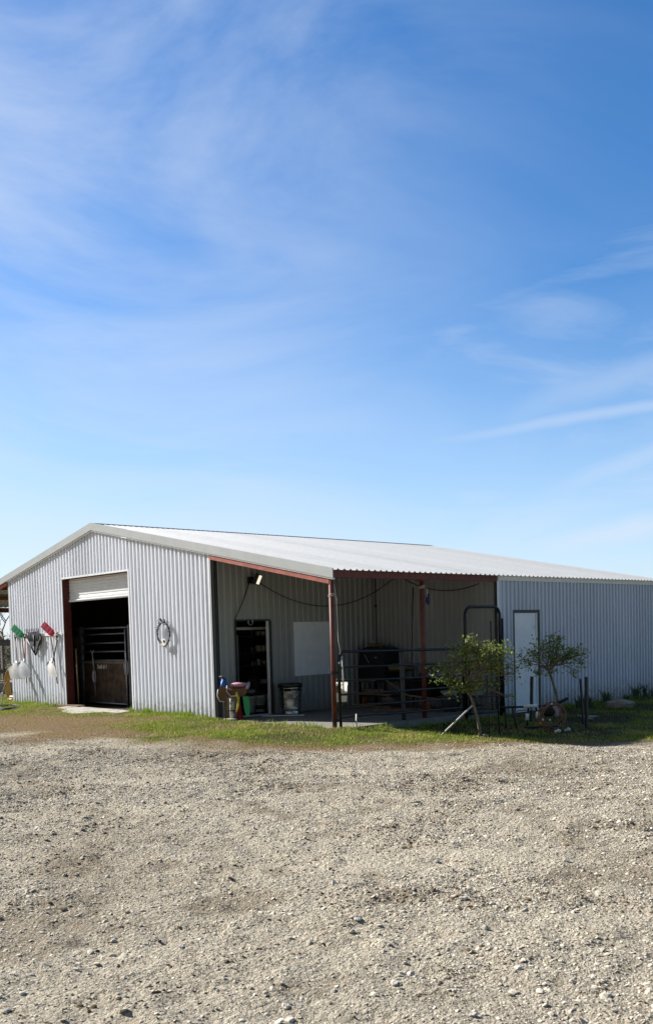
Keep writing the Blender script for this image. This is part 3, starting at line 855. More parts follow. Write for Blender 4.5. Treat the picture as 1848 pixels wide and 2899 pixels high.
# ---------------- wreath
t = thing('wreath', 'dark oval wreath with a pale ornament at its foot, hung on the sunny gable', 'wreath', (7.99, -.12, 1.8))
ring = [(7.99 + .245 * math.cos(a), -.10, 1.815 + .265 * math.sin(a)) for a in [2 * PI * k / 40 for k in range(40)]]
MB().tube(ring, [.015 + .006 * math.sin(k * 2.3) for k in range(40)], 8, True).build('ring', M['black'], t, True)
mb = MB()
for k in range(34):
    a = R.gauss(PI / 2, .55); r = .25 + R.gauss(0, .02)
    p = Vector((7.99 + r * math.cos(a), -.105 + R.gauss(0, .018), 1.815 + (r + .02) * math.sin(a)))
    q = p + Vector((R.gauss(0, .05), R.gauss(-.02, .03), R.gauss(.02, .05))); mb.bar(p, q, .018, .006)
mb.build('dry_leaves', M['darkgrey'], t)
mb = MB()
mb.ext([(7.99 + .13 * math.cos(a) + .02, -.14, 1.63 + .085 * math.sin(a) * (1 if a < PI else .9)) for a in [2 * PI * k / 22 for k in range(22)]], (0, .025, 0))
mb.build('ornament', M['white'], t)
MB().blob((8.06, -.145, 1.655), .034, .012, .034, 12, 6).build('ornament_eye', M['black'], t)
MB().tube([(7.86, -.145, 1.66), (7.90, -.15, 1.69), (7.93, -.15, 1.65), (7.89, -.15, 1.62)], .009, 6).build('ornament_scroll', M['black'], t)
for a in (2.45, 2.95, .25):
    MB().tube([(7.99 + rr * math.cos(a), y, 1.815 + rr * 1.08 * math.sin(a)) for rr, y in ((.21, -.105), (.225, -.137), (.245, -.14), (.27, -.137), (.285, -.105))], .011, 6).build('wire_wrap', M['galv'], t)

# ---------------- inside the big doorway
t = thing('stall_gate', 'pipe-railed stall front with dark upright boards inside the big barn doorway', 'gate', (3.4, .9, 0))
Y9 = .9
for x, w_ in ((2.40, .055), (4.90, .04)):
    MB().box(x - w_, x + w_, Y9 - w_, Y9 + w_, -.05, 2.09).build('stall_post', M['stallpipe'], t)
MB().tube([(.3, Y9, 2.06), (5.2, Y9, 2.03)], .024, 8).build('top_rail', M['stallpipe'], t, True)
gfr = MB().tube([(2.56, Y9 - .06, .03), (2.56, Y9 - .06, 1.88)], .02, 8); gfr.tube([(4.78, Y9 - .06, .03), (4.78, Y9 - .06, 2.0)], .02, 8)
gfr.tube([(2.56, Y9 - .06, .05), (4.78, Y9 - .06, .05)], .02, 8); gfr.build('gate_frame', M['galvdull'], t, True)
for z in (1.87, 1.635, 1.41, 1.18):
    MB().tube([(2.56, Y9 - .06, z), (4.78, Y9 - .06, z + .01)], .020, 8).build('rail', M['stallpipe'], t, True)
mb = MB(); x = 2.6
while x < 4.72:
    w_ = R.uniform(.11, .2); mb.box(x, min(x + w_ - .008, 4.76), Y9 - .045 + R.uniform(-.006, .006), Y9 - .01, .05 + R.uniform(0, .02), 1.14); x += w_
mb.build('stall_boards', M['stall'], t)
MB().box(2.58, 4.76, Y9 - .075, Y9 - .047, 1.10, 1.16).build('board_cap', M['fence'], t)
mb = MB(); x = .4
while x < 2.3:
    w_ = R.uniform(.14, .2); mb.box(x, x + w_ - .01, Y9 - .02, Y9 + .01, .02, 1.82); x += w_
mb.build('side_boards', M['wood'], t)
cu = bpy.data.curves.new('chalk_text', 'FONT'); cu.body = 'Stall # 1'; cu.size = .155; cu.extrude = .002
tmp = bpy.data.objects.new('chalk_text', cu); COL.objects.link(tmp)
bpy.context.view_layer.update()
me = bpy.data.meshes.new_from_object(tmp.evaluated_get(bpy.context.evaluated_depsgraph_get()))
bpy.data.objects.remove(tmp); me.name = 'lettering'; me.materials.clear(); me.materials.append(M['chalk'])
lo_ = bpy.data.objects.new('lettering', me); COL.objects.link(lo_); lo_.parent = t
lo_.rotation_euler = (PI / 2, 0, 0); lo_.location = (3.30 - 3.4, (Y9 - .055) - .9, .965)
# lead rope tied on the gate
t = thing('lead_rope', 'dark lead rope looped over the stall gate rail, left of the chalk lettering', 'rope', (3.22, .8, 1.2))
mb = MB()
mb.tube([(3.12, .76, 1.46), (3.19, .77, 1.38), (3.2, .78, 1.1), (3.24, .78, .95)], .014, 6)
mb.tube([(3.30, .76, 1.46), (3.22, .76, 1.38), (3.24, .77, 1.1), (3.26, .78, .95)], .014, 6)
for k in range(3): mb.tube([(3.29 + (.05 + .015 * k) * math.cos(a), .77 - .012 * k, .76 + .17 * math.sin(a)) for a in [2 * PI * i / 18 for i in range(18)]], .013, 6, True)
mb.tube([(3.27, .77, .62), (3.28, .77, .4), (3.27, .78, .22)], .011, 6)
mb.build('rope', M['galvdull'], t, True)
mb = MB()
for k in range(2): mb.tube([(4.83 + (.07 + .03 * k) * math.cos(a), .82 - .01 * k, 1.0 + .2 * math.sin(a)) for a in [2 * PI * i / 18 for i in range(18)]], .012, 6, True)
solo(mb, 'halter', M['galvdull'], 'dark halter of looped straps hung on the right post of the stall gate', 'halter', None, True)
solo(MB().tube([(3.30, .26, .0), (3.33, .225, 1.52)], .017, 8), 'pole', M['handle'], 'thin yellowish wooden pole leaning inside the left jamb of the big doorway', 'pole', None, True)
solo(MB().box(2.62, 3.95, -.13, .1, -.05, .055), 'threshold_plank', M['wood'], 'dark plank lying along the foot of the left jamb of the big doorway', 'plank')

# ---------------- flood light and its cables on the tack-room wall
FX = LW + .03
t = thing('flood_light', 'black flood light with a cream lens high on the shaded porch wall', 'light', (FX, 1.06, 2.94))
MB().box(FX, FX + .05, .93, 1.06, 2.86, 3.0).build('mounting_box', M['black'], t)
MB().tube([(FX + .03, 1.0, 2.93), (FX + .12, 1.06, 2.95)], .02, 8).build('arm', M['black'], t)
a, b = Vector((.80, .42, -.38)).normalized(), Vector((.18, .2, .95)).normalized()
b = (b - a * a.dot(b)).normalized(); c_ = a.cross(b); o = Vector((FX + .14, 1.09, 2.95))
def obox(o, a, b, c, la, lb, lc_):
    vs = [o + a * la * x + b * lb * y + c * lc_ * z for z in (-.5, .5) for x, y in ((-.5, -.5), (.5, -.5), (.5, .5), (-.5, .5))]
    return MB().add(vs, [(0, 3, 2, 1), (4, 5, 6, 7), (0, 1, 5, 4), (1, 2, 6, 5), (2, 3, 7, 6), (3, 0, 4, 7)])
obox(o, a, b, c_, .08, .25, .17).build('housing', M['black'], t)
obox(o + a * .048, a, b, c_, .014, .20, .125).build('lens', M['lamplit'], t)
mb = MB().tube([(FX + .02, .96, 2.87), (FX + .03, .75, 2.45), (FX + .03, .53, 2.09), (FX + .03, .535, 1.2), (FX + .03, .54, .3)], .011, 6)
solo(mb, 'cable', M['black'], 'thin black cable running from the flood light down along the tack-room door frame', 'cable', None, True)
pk = Vector((10.6, 4.62, 3.1))
mb = MB().tube(sag((FX + .03, 1.14, 2.93), (10.45, YR - .05, 3.02), .62, 22), .011, 6)
solo(mb, 'cable', M['black'], 'black cable sagging from the flood light across the porch to its far corner', 'cable', None, True)
mb = MB().tube(sag((10.9, 4.55, 3.03), (13.2, 4.6, 2.72), .24, 18), .011, 6)
solo(mb, 'cable', M['black'], 'black cable sagging across the back wall of the porch, behind the middle red post', 'cable', None, True)
mb = MB().tube([(LW + .08, YR - .06, 3.3), (LW + .085, YR - .07, 2.4), (LW + .09, YR - .08, 1.2)], .012, 6)
mb.blob((LW + .085, YR - .07, 2.37), .03, .03, .045, 8, 6)
solo(mb, 'cord', M['black'], 'black extension cord hanging straight down the inner corner of the porch', 'cord', None, True)
mb = MB().tube(arc((LW + .05, .96, 2.02), .062, -PI / 2 + .7, 1.5 * PI - .7, 18, (0, 1, 0), (0, 0, -1)), .012, 6)
solo(mb, 'horseshoe', M['galv'], 'pale horseshoe hung over the top of the tack-room doorway', 'horseshoe', None, True)

# ---------------- saddle on its stand
SP = Vector((10.17, .10, FL))
t = thing('saddle_stand', 'mottled pale post on a round foot at the porch edge, carrying a saddle', 'stand', SP)
MB().lathe([(.01, 0), (.16, 0), (.17, .02), (.15, .035), (.05, .04)], lc(SP, -.06, .08, -.0), 24).build('base', M['concrete'], t, True)
MB().tube([SP, SP + Vector((0, 0, .62))], .052, 14).build('post', M['mottled'], t, True)
MB().tube([lc(SP, -.14, .05, .2), lc(SP, 0.09, .06, .2)], .011, 6).build('peg', M['black'], t)
MB().tube([lc(SP, -.1, 0, .62), lc(SP, .28, 0, .62)], .05, 10).build('arm', M['mottled'], t, True)
so_ = lc(SP, .05, .02, .62)
t = thing('saddle', 'small bright western saddle with pink seat and blue swell on the mottled post', 'saddle', so_)
def grid(fn, nu, nv, thick=None):
    mb = MB()
    for i in range(nu + 1):
        for j in range(nv + 1): mb.v.append(tuple(fn(i / nu, j / nv)))
    for i in range(nu):
        for j in range(nv):
            k = i * (nv + 1) + j; mb.f.append((k, k + nv + 1, k + nv + 2, k + 1))
    return mb
# skirt: a blanket of leather bent over the stand (u along the horse, v over the back)
def skirt(u, v, lift=0., r0=.145, l0=-.27, l1=.25, drop=.07):
    al = l0 + (l1 - l0) * u; th = (v - .5) * PI * .95
    b = math.sin(th) * (r0 + lift); z = (math.cos(th) - 1) * (r0 + lift) - max(0, abs(v - .5) - .35) * drop / .15
    z += .16 + lift + .05 * (2 * u - 1) ** 2
    return lc(so_, al, b, z - .1)
grid(lambda u, v: skirt(u, v), 14, 16).build('skirt', M['leather'], t, True)
grid(lambda u, v: skirt(u, v, .015, .14, -.02, .28, .02), 12, 14).build('jockey', M['leather'], t, True)
mb = MB().blob(lc(so_, .12, 0, .12), .20, .12, .055, 16, 10, rot=math.atan2(HY, HX)); mb.build('seat', M['pink'], t, True)
mb = MB().tube([lc(so_, .29, .15, .04), lc(so_, .31, .08, .12), lc(so_, .32, 0, .15), lc(so_, .31, -.08, .12), lc(so_, .29, -.15, .04)], .03, 8)
mb.build('cantle', M['pinkcloth'], t, True)
mb = MB().tube([lc(so_, -.22, .15, .05), lc(so_, -.21, .1, .17), lc(so_, -.2, 0, .23), lc(so_, -.21, -.1, .17), lc(so_, -.22, -.15, .05)], .05, 10)
mb.build('swell', M['blue'], t, True)
mb = MB().tube([lc(so_, -.21, 0, .2), lc(so_, -.24, 0, .28)], .022, 8); mb.blob(lc(so_, -.25, 0, .30), .05, .05, .018, 12, 6)
mb.build('horn', M['handle'], t, True)
mb = MB().ext([lc(so_, -.29, .2, .09), lc(so_, -.22, .2, .12), lc(so_, -.14, .2, .06), lc(so_, -.11, .215, -.02), lc(so_, -.115, .225, -.11), lc(so_, -.15, .225, -.17), lc(so_, -.2, .225, -.2), lc(so_, -.26, .22, -.185), lc(so_, -.295, .215, -.12), lc(so_, -.31, .21, -.02)], T * .014)
mb.build('fender', M['leather'], t)
for pts_ in ([(-.305, .215, .05), (-.325, .225, -.08), (-.28, .235, -.2), (-.18, .24, -.215)], [(-.12, .2, .12), (-.13, .22, .0), (-.05, .22, -.1), (.06, .21, -.1)]):
    MB().tube([lc(so_, *p) for p in pts_], .010, 6).build('piping', M['white'], t, True)
MB().ext([lc(so_, -.2, .2, -.15), lc(so_, -.13, .2, -.15), lc(so_, -.15, .2, -.6), lc(so_, -.17, .2, -.62)], T * .008).build('strap', M['leather'], t)
MB().ext([lc(so_, -.26, .21, -.15), lc(so_, -.215, .21, -.15), lc(so_, -.225, .21, -.66), lc(so_, -.25, .21, -.66)], T * .008).build('strap', M['black'], t)
y_ = MB().tube([lc(so_, .07, .2, -.02), lc(so_, .11, .21, -.14), lc(so_, .10, .215, -.3), lc(so_, .06, .215, -.44)], [.026, .03, .024, .012], 8)
y_.build('strap', M['yellow'], t, True)
MB().ext([lc(so_, .20, .18, -.12), lc(so_, .31, .18, -.11), lc(so_, .35, .19, -.3), lc(so_, .33, .2, -.5), lc(so_, .26, .2, -.53), lc(so_, .22, .19, -.36)], T * .05).build('stirrup_cover', M['green'], t)
MB().blob(lc(so_, .36, .02, -.02), .1, .13, .045, 12, 8, .1, math.atan2(HY, HX)).build('rear_pad', M['darkgrey'], t, True)
mb = MB().lathe([(.10, 0), (.10, .02), (.07, .03), (.018, .38), (.012, .385), (0, .385)], lc(SP, .155, -.05), 18)
solo(mb, 'safety_cone', M['redcone'], 'dark red cone standing on the slab behind the saddle stand', 'cone', None, True)

# ---------------- trash can
tc_ = Vector((10.20, 1.70, FL))
t = thing('trash_can', 'dented galvanised metal trash can with a black liner rim beside the tack-room door', 'trash can', tc_)
def dent(a, z):
    k = 1 + .018 * math.cos(a * 22) * (1 if .12 < z < .56 else 0)
    k -= .07 * math.exp(-((((a + .75 + PI) % (2 * PI) - PI) / .42) ** 2 + ((z - .33) / .12) ** 2))
    k -= .045 * math.exp(-((((a + .2 + PI) % (2 * PI) - PI) / .3) ** 2 + ((z - .2) / .1) ** 2))
    return k
prof = [(.20, 0), (.212, .01), (.212, .035), (.205, .05), (.21, .07), (.205, .09)] + [(.207 + .035 * z / .6, z) for z in np.arange(.11, .57, .025)] + [(.245, .575), (.25, .585), (.243, .6), (.25, .615), (.243, .63), (.253, .65), (.262, .66), (.255, .67), (.245, .665), (.235, .6)]
MB().lathe(prof, tc_, 72, fn=dent).build('can', M['can'], t, True)
MB().tube([(tc_.x + .262 * math.cos(a), tc_.y + .262 * math.sin(a), tc_.z + .665 + .008 * math.sin(3 * a)) for a in [2 * PI * k / 32 for k in range(32)]], .014, 8, True).build('rim', M['darkgrey'], t, True)
MB().lathe([(.001, .5), (.24, .52), (.25, .68), (.265, .685), (.27, .60)], tc_, 28, fn=lambda a, z: 1 + .02 * math.sin(a * 5)).build('liner', M['black'], t, True)
for s in (-1, 1):
    MB().tube([lc(tc_, s * .25, .03, .56), lc(tc_, s * .30, .03, .54), lc(tc_, s * .30, .03, .46), lc(tc_, s * .25, .03, .45)], .008, 6).build('handle', M['galvdull'], t, True)
solo(MB().bar((10.05, .98, FL + .012), (10.72, 1.62, FL + .012), .045, .018), 'sun_strip', M['whitetrim'], 'thin pale painted sun streak on the slab in front of the trash can', 'sun_strip')  # pale strip shaped as a beam of sun across the shaded slab

# ---------------- inside the tack room
t = thing('shelf_rack', 'dark shelf rack crowded with pots, half hidden in the tack-room doorway', 'shelf', (8.4, 2.3, FL))
for x in (8.15, 8.6):
    for y in (1.98, 2.95): MB().box(x - .015, x + .015, y - .015, y + .015, FL, 2.0).build('upright', M['black'], t)
for z in (.55, 1.0, 1.32, 1.7): MB().box(8.13, 8.62, 1.96, 2.97, z, z + .025).build('shelf', M['darkgrey'], t)
k = 0
for z, rows in ((.575, 4), (1.025, 5), (1.345, 6), (1.725, 4)):
    for i in range(rows):
        y = 2.05 + i * .15; r = R.uniform(.04, .065); h_ = R.uniform(.08, .16)
        nm = ['small steel pot', 'squat pale jar', 'round white tub'][k % 3]
        mm = [M['pot'], M['scoop'], M['white']][k % 3]
        lvl = {.575: 'lowest', 1.025: 'second', 1.345: 'third', 1.725: 'top'}[z]
        o = MB().lathe([(r * .8, 0), (r, h_ * .2), (r, h_ * .8), (r * 1.1, h_), (r * .9, h_)], (8.5, y, z), 14).build('pot', mm, None, True)
        tag(o, '%s, %s from the left on the %s shelf of the tack-room rack' % (nm, ['first', 'second', 'third', 'fourth', 'fifth', 'sixth'][i], lvl), 'pot', 'pots on the tack-room shelves'); k += 1
def bucket(name, o, r, h, m, label, cat='bucket', grp=None, label_m=None, handle=True, lpose=None):
    t = thing(name, label, cat, o, grp)
    MB().lathe([(r * .82, 0), (r * .84, .004), (r * .97, h * .86), (r * 1.02, h * .87), (r * 1.02, h * .93), (r, h * .94), (r * 1.03, h), (r * .96, h), (r * .8, .02)], o, 26).build('tub', m, t, True)
    if handle: MB().tube(arc(Vector(o) + ZV * h * .9, r * 1.03, PI, 2 * PI, 14, H, T * .6 - ZV * .7), .005, 6).build('handle', M['galvdull'], t, True)
    return t
bucket('bucket', Vector((8.95, 1.52, FL)), .15, .37, M['white'], 'white lidded pail on the tack-room floor, hidden partly by the green stirrup cover', 'bucket', 'pails inside the tack room')
bucket('bucket', Vector((8.95, 1.82, FL)), .15, .38, M['white'], 'white pail with dark print on the tack-room floor, standing left of the sprayer', 'bucket', 'pails inside the tack room')
MB().lathe([(.1335, .06), (.1375, .16)], (8.95, 1.82, FL), 26).build('printed_band', M['darkgrey'], bpy.data.objects['bucket.001'], True)
bucket('bucket', Vector((8.75, 1.85, FL + .40)), .13, .34, M['darkgrey'], 'dark pail stacked up behind the white pails in the tack room', 'bucket', 'pails inside the tack room')
solo(MB().box(8.62, 8.88, 1.7, 2.0, FL, FL + .39), 'crate', M['wood'], 'dark crate under the stacked dark pail in the tack room', 'crate')
t = thing('pump_sprayer', 'grey pump sprayer with a black hose on the tack-room floor', 'sprayer', (8.95, 2.13, FL))
MB().lathe([(.10, 0), (.11, .02), (.11, .3), (.08, .38), (.03, .42), (.03, .45), (0, .45)], (8.95, 2.13, FL), 20).build('tank', M['scoop2'], t, True)
MB().tube([(8.95, 2.13, .42), (8.95, 2.13, .52)], .012, 8).build('plunger', M['black'], t)
MB().tube([(8.95, 2.05, .53), (8.95, 2.21, .53)], .014, 8).build('grip', M['black'], t)
MB().tube([(8.98, 2.06, .36), (9.1, 1.98, .3), (9.12, 1.94, .05), (9.05, 2.02, FL + .01), (9.1, 2.18, .06), (9.1, 2.22, .34)], .011, 6).build('hose', M['black'], t, True)
solo(MB().lathe([(.045, 0), (.06, .02), (.055, .2), (.02, .26), (.02, .3)], (9.12, 2.02, FL), 14), 'spray_bottle', M['white'], 'small white spray bottle at the foot of the pump sprayer', 'bottle', None, True)
solo(MB().lathe([(.07, 0), (.11, .24), (.118, .25), (.1, .24), (.06, .02)], (8.85, 2.28, .72), 18), 'basket', M['basket'], 'orange basket hanging inside the tack room above the sprayer', 'basket', None, True)

# ---------------- farm gate on the corner post
GX = LE + .085
t = thing('farm_gate', 'long low black tube farm gate of six rails hinged to the red corner post', 'gate', (GX, .05, -.1))
zt = lambda y: 1.385 - .016 * y
G1 = 3.62
fr_ = [(GX, .045, -.02), (GX, .03, 1.18), (GX, .055, 1.30), (GX, .12, zt(0)), (GX, .22, zt(.2)), (GX, 1.8, zt(1.8)), (GX, G1 - .2, zt(3.4)), (GX, G1 - .06, zt(3.5) - .05), (GX, G1, 1.18), (GX, G1, -.06)]
MB().tube(fr_, .027, 10).build('frame', M['blackpaint'], t, True)
for z0, z1 in ((1.10, 1.05), (.848, .785), (.595, .553), (.38, .313), (.175, .112)):
    MB().tube([(GX, .045, z0), (GX, 1.2, z0 + (z1 - z0) * .34 - .006), (GX, G1, z1 - .01)], .020, 8).build('rail', M['blackpaint'], t, True)
for y in (1.80,):
    MB().box(GX - .028, GX - .02, y - .025, y + .025, .12, zt(y)).build('stay', M['blackpaint'], t)
for z in (1.0, .12):
    MB().tube([(LE, -.02, z), (GX, .04, z)], .018, 8).build('hinge', M['blackpaint'], t)
    MB().tube([(LE - .01, -.02, z - .03), (LE - .01, -.02, z + .03)], .052, 12).build('hinge_collar', M['blackpaint'], t)
solo(MB().blob((GX + .02, .02, 1.18), .02, .02, .022, 10, 6), 'insulator', M['white'], 'tiny white round knob on the bend of the farm gate by the corner post', 'knob', None, True)
solo(MB().tube([(LE - .10, 1.95, FL), (LE - .12, 1.96, .5), (LE - .1, 1.93, .95), (LE - .05, 1.86, 1.33)], .042, 8), 'drain_pipe', M['darkgrey'], 'thick dark grey pipe standing bent behind the middle of the farm gate', 'pipe', None, True)
t = bucket('feed_bucket', Vector((GX - .12, .17, .455)), .135, .36, M['milky'], 'white printed feed bucket hanging on the farm gate beside the red corner post', 'bucket')
for nm_, z0, z1, a0, a1, mm in (('printed_picture', .17, .30, -2.0, -1.05, M['handle']), ('printed_stripe', .31, .325, -2.2, -.4, M['orange'])):
    mb = MB(); n = 8
    for i in range(n + 1):
        a = a0 + (a1 - a0) * i / n
        for z in (z0, z1):
            r = .1125 + (.1325 - .1125) * z / .31 + .003; mb.v.append((GX - .12 + r * math.cos(a), .17 + r * math.sin(a), .455 + z))
    for i in range(n): mb.f.append((2 * i, 2 * i + 2, 2 * i + 3, 2 * i + 1))
    mb.build(nm_, mm, t)
mb = MB().tube([(LE + .03, .02, 2.62), (LE + .06, .04, 2.3), (LE + .06, .06, 1.6), (LE + .09, .09, 1.3)], .008, 6); mb.tube([(LE + .11, .09, 1.3), (LE + .12, .1, .95), (LE + .11, .11, .6)], .013, 6)
solo(mb, 'tie_cord', M['ropewhite'], 'pale cord hanging down the corner post and knotted round the farm gate', 'cord', None, True)
def ringtie(x, y, z, r, label):
    mb = MB()
    for k in range(2): mb.tube([(x + r * math.cos(a), y + r * math.sin(a), z + .014 * k + .02 * math.sin(a + k)) for a in [2 * PI * i / 16 for i in range(16)]], .007, 6, True)
    mb.tube([(x + r, y, z), (x + r + .05, y + .05, z - .06), (x + r + .03, y + .04, z - .2)], .006, 6)
    solo(mb, 'rope_tie', M['ropewhite'], label, 'rope', None, True)
ringtie(LE - .01, -.02, 2.42, .052, 'pale rope wound round the top of the red corner post')
ringtie(LE - .03, 2.5, 2.60, .056, 'pale rope wound round the top of the middle red post')
solo(MB().blob((LE + .05, 2.58, 2.36), .05, .03, .11, 10, 8, .15), 'rag', M['rag'], 'dark blue rag hanging beside the top of the middle red post', 'rag')
solo(MB().tube([(LE - .4, 2.65, 2.62), (LE - .42, 2.63, 1.9), (LE - .45, 2.62, 1.2), (LE - .45, 2.6, .82), (LE - .44, 2.6, .66)], .014, 6), 'hanging_strap', M['black'], 'long black strap hanging straight down beside the middle red post', 'strap', None, True)
solo(MB().tube([lc((GX, .42, -.12), 0, .25, 0), lc((GX, .42, .20), .02, .12, 0.02)], .016, 8), 'stick', M['ropewhite'], 'short pale stick leaning on the foot of the farm gate near the corner post', 'stick', None, True)

# ---------------- arched walk-through panel at the end of the gate
t = thing('arch_panel', 'tall black arched panel of bent tube with low rails, next to the side wall', 'gate', (GX, 4.3, -.15))
a0, a1 = 3.70, 4.90
arch = [(GX, a0, -.2), (GX, a0, 2.0)] + arc((GX, a0 + .2, 2.0), .2, PI, PI / 2, 6, (0, 1, 0), (0, 0, 1)) + arc((GX, a1 - .2, 2.0), .2, PI / 2, 0, 6, (0, 1, 0), (0, 0, 1)) + [(GX, a1, -.2)]
MB().tube(arch, .032, 10).build('arch', M['blackpaint'], t, True)
MB().tube([(GX, a1 + .075, -.2), (GX, a1 + .075, 1.95)], .03, 10).build('side_tube', M['blackpaint'], t, True)
for z in (1.05, .53, .30, .12, -.05):
    MB().tube([(GX, a0, z), (GX, a1, z - .02)], .019, 8).build('rail', M['blackpaint'], t, True)
MB().tube([(GX - .03, a0 + .15, -.1), (GX - .03, a0 + .15, 1.05)], .02, 8).build('inner_frame', M['blackpaint'], t, True)
MB().bar((GX - .03, a1 - .28, -.1), (GX - .03, a1 - .28, 1.9), .03, .012).build('chain_bar', M['blackpaint'], t)
t = bucket('bucket', Vector((GX - .32, 4.45, .30)), .16, .36, M['milky'], 'white printed bucket hanging inside the arched panel behind the leafy sapling')
MB().lathe([(.147, .10), (.154, .24)], (GX - .32, 4.45, .30), 26).build('printed_band', M['galvdull'], t, True)

# ---------------- things stored along the back wall of the porch
GY = 4.42
t = thing('barbecue_smoker', 'big black hooded barbecue cabinet against the back wall of the porch', 'barbecue', (10.35, GY, FL))
mb = MB(); n = 12
pf = [(9.93, .95), (9.93, 1.22)] + [(10.33 - .40 * math.cos(PI * k / n) , 1.22 + .17 * math.sin(PI * k / n) ** .7) for k in range(1, n)] + [(10.73, 1.20), (10.73, .95)]
mb.ext([(x, GY - .28, z) for x, z in pf], (0, .55, 0)); mb.build('hood', M['black'], t)
MB().box(9.88, 10.78, GY - .3, GY + .3, .55, .95).build('firebox', M['black'], t)
for x in (9.92, 10.74):
    for y in (GY - .27, GY + .27): MB().box(x - .025, x + .025, y - .025, y + .025, FL, .55).build('leg', M['black'], t)
MB().lathe([(.0, 0), (.035, 0), (.035, .02), (0, .02)], (10.5, GY - .30, 1.12), 14).build('dial', M['galv'], t)
MB().tube([(10.1, GY - .29, 1.2), (10.2, GY - .33, 1.15), (10.26, GY - .33, 1.05), (10.28, GY - .29, 1.0)], .01, 6).build('lid_handle', M['galvdull'], t, True)
MB().tube([(10.03, GY + .1, 1.33), (10.07, GY + .1, 1.56)], .025, 8).build('chimney', M['galvdull'], t, True)
MB().box(10.79, 11.25, GY - .28, GY + .2, .80, .84).build('side_shelf', M['black'], t)
MB().box(11.2, 11.24, GY - .28, GY - .24, FL, .80).build('leg', M['black'], t)
MB().box(11.2, 11.24, GY + .16, GY + .2, FL, .80).build('leg', M['black'], t)
MB().box(9.93, 11.2, GY - .26, GY + .2, .20, .23).build('lower_shelf', M['black'], t)
MB().box(10.05, 10.45, GY - .31, GY - .30, .57, .60).build('name_plate', M['galvdull'], t)
solo(MB().blob((11.0, GY - .05, .90), .22, .22, .085, 14, 8, .06, 0, .6), 'folded_mat', M['tan'], 'mustard brown folded mat on the side shelf of the black barbecue', 'mat')
solo(MB().blob((10.2, GY + .0, 1.41), .24, .2, .05, 14, 6, .08), 'cover', M['tan'], 'dark mustard cover lying on top of the black barbecue hood', 'cover')
for i, (x0, x1, z, d, lb) in enumerate([(10.0, 10.95, .235, -.18, 'lowest weathered board stacked on the lower shelf of the barbecue'), (10.05, 10.8, .285, -.15, 'second weathered board of the stack on the lower shelf of the barbecue'), (9.98, 10.7, .335, -.2, 'topmost weathered board of the stack on the lower shelf of the barbecue')]):
    solo(MB().bar((x0, GY + d, z + .022), (x1, GY + d + .05 * (i - 1), z + .022), .16, .04), 'board', M['board'], lb, 'board', 'boards on the barbecue shelf')
solo(MB().blob((10.78, GY - .22, .14), .2, .1, .1, 12, 8, .12), 'log', M['bark'], 'rough brown log lying on the slab under the barbecue shelf', 'log')
solo(MB().blob((9.86, GY - .12, .16), .09, .1, .16, 12, 8, .05, 0, .6), 'jug', M['basket'], 'dull orange jug on the slab at the left of the black barbecue', 'jug')
solo(MB().bar((9.9, GY - .55, FL + .03), (11.2, GY - .5, FL + .03), .14, .05), 'timber', M['wood'], 'long dark timber lying on the slab before the barbecue', 'timber')
# wheelbarrow
wx, wy = 12.05, 4.15
t = thing('wheelbarrow', 'black wheelbarrow parked against the porch back wall behind the middle red post', 'wheelbarrow', (wx, wy, FL))
mb = MB()
rim = [(-.68, -.32, .66), (.55, -.36, .60), (.72, -.2, .62), (.72, .2, .62), (.55, .36, .60), (-.68, .32, .66)]
bot = [(-.42, -.2, .30), (.22, -.2, .26), (.28, -.1, .26), (.28, .1, .26), (.22, .2, .26), (-.42, .2, .30)]
vs = [(wx + x, wy + y, z) for x, y, z in rim + bot] + [(wx + x * .96, wy + y * .94, z - .005) for x, y, z in rim] + [(wx + x * .95, wy + y * .94, z + .02) for x, y, z in bot]
fs = [(i, (i + 1) % 6, 6 + (i + 1) % 6, 6 + i) for i in range(6)] + [(11, 10, 9, 8, 7, 6)] + [(12 + (i + 1) % 6, 12 + i, 18 + i, 18 + (i + 1) % 6) for i in range(6)] + [(18, 19, 20, 21, 22, 23)] + [((i + 1) % 6, i, 12 + i, 12 + (i + 1) % 6) for i in range(6)]
mb.add(vs, fs); mb.tube([(wx + x, wy + y, z) for x, y, z in rim], .014, 6, True); mb.build('tray', M['black'], t)
for s in (-1, 1):
    MB().tube([(wx - 1.0, wy + s * .28, .62), (wx - .4, wy + s * .22, .28), (wx + .75, wy + s * .06, .18)], .02, 8).build('handle', M['handle'], t, True)
    MB().tube([(wx - .45, wy + s * .2, .28), (wx - .52, wy + s * .22, FL), (wx - .3, wy + s * .2, FL + .01), (wx - .1, wy + s * .18, .26)], .014, 6).build('leg', M['black'], t, True)
MB().tube([(wx + .72 + .17 * math.cos(a), wy, FL + .21 + .17 * math.sin(a)) for a in [2 * PI * k / 22 for k in range(22)]], .04, 8, True).build('wheel', M['rubber'], t, True)
# hoop and pans above the wheelbarrow
mb = MB().tube([(11.35, 4.6, .62), (11.6, 4.55, .8), (11.95, 4.5, .92), (12.2, 4.5, .86), (12.5, 4.52, .6)], .02, 6); mb.tube([(11.45, 4.62, .6), (11.75, 4.6, .84), (12.3, 4.6, .64), (12.75, 4.62, .82)], .016, 6)
solo(mb, 'hay_rack', M['black'], 'black bent hoops of a rack rising behind the wheelbarrow', 'rack', None, True)
solo(MB().blob((12.05, 4.62, .66), .2, .05, .14, 12, 8, .05), 'feed_sack', M['galvdull'], 'grey feed sack slumped behind the wheelbarrow, left of the other one', 'sack', 'grey sacks behind the wheelbarrow', True)
solo(MB().blob((12.55, 4.62, .70), .19, .05, .16, 12, 8, .05), 'feed_sack', M['galvdull'], 'grey feed sack slumped behind the wheelbarrow, nearest the arched panel', 'sack', 'grey sacks behind the wheelbarrow', True)
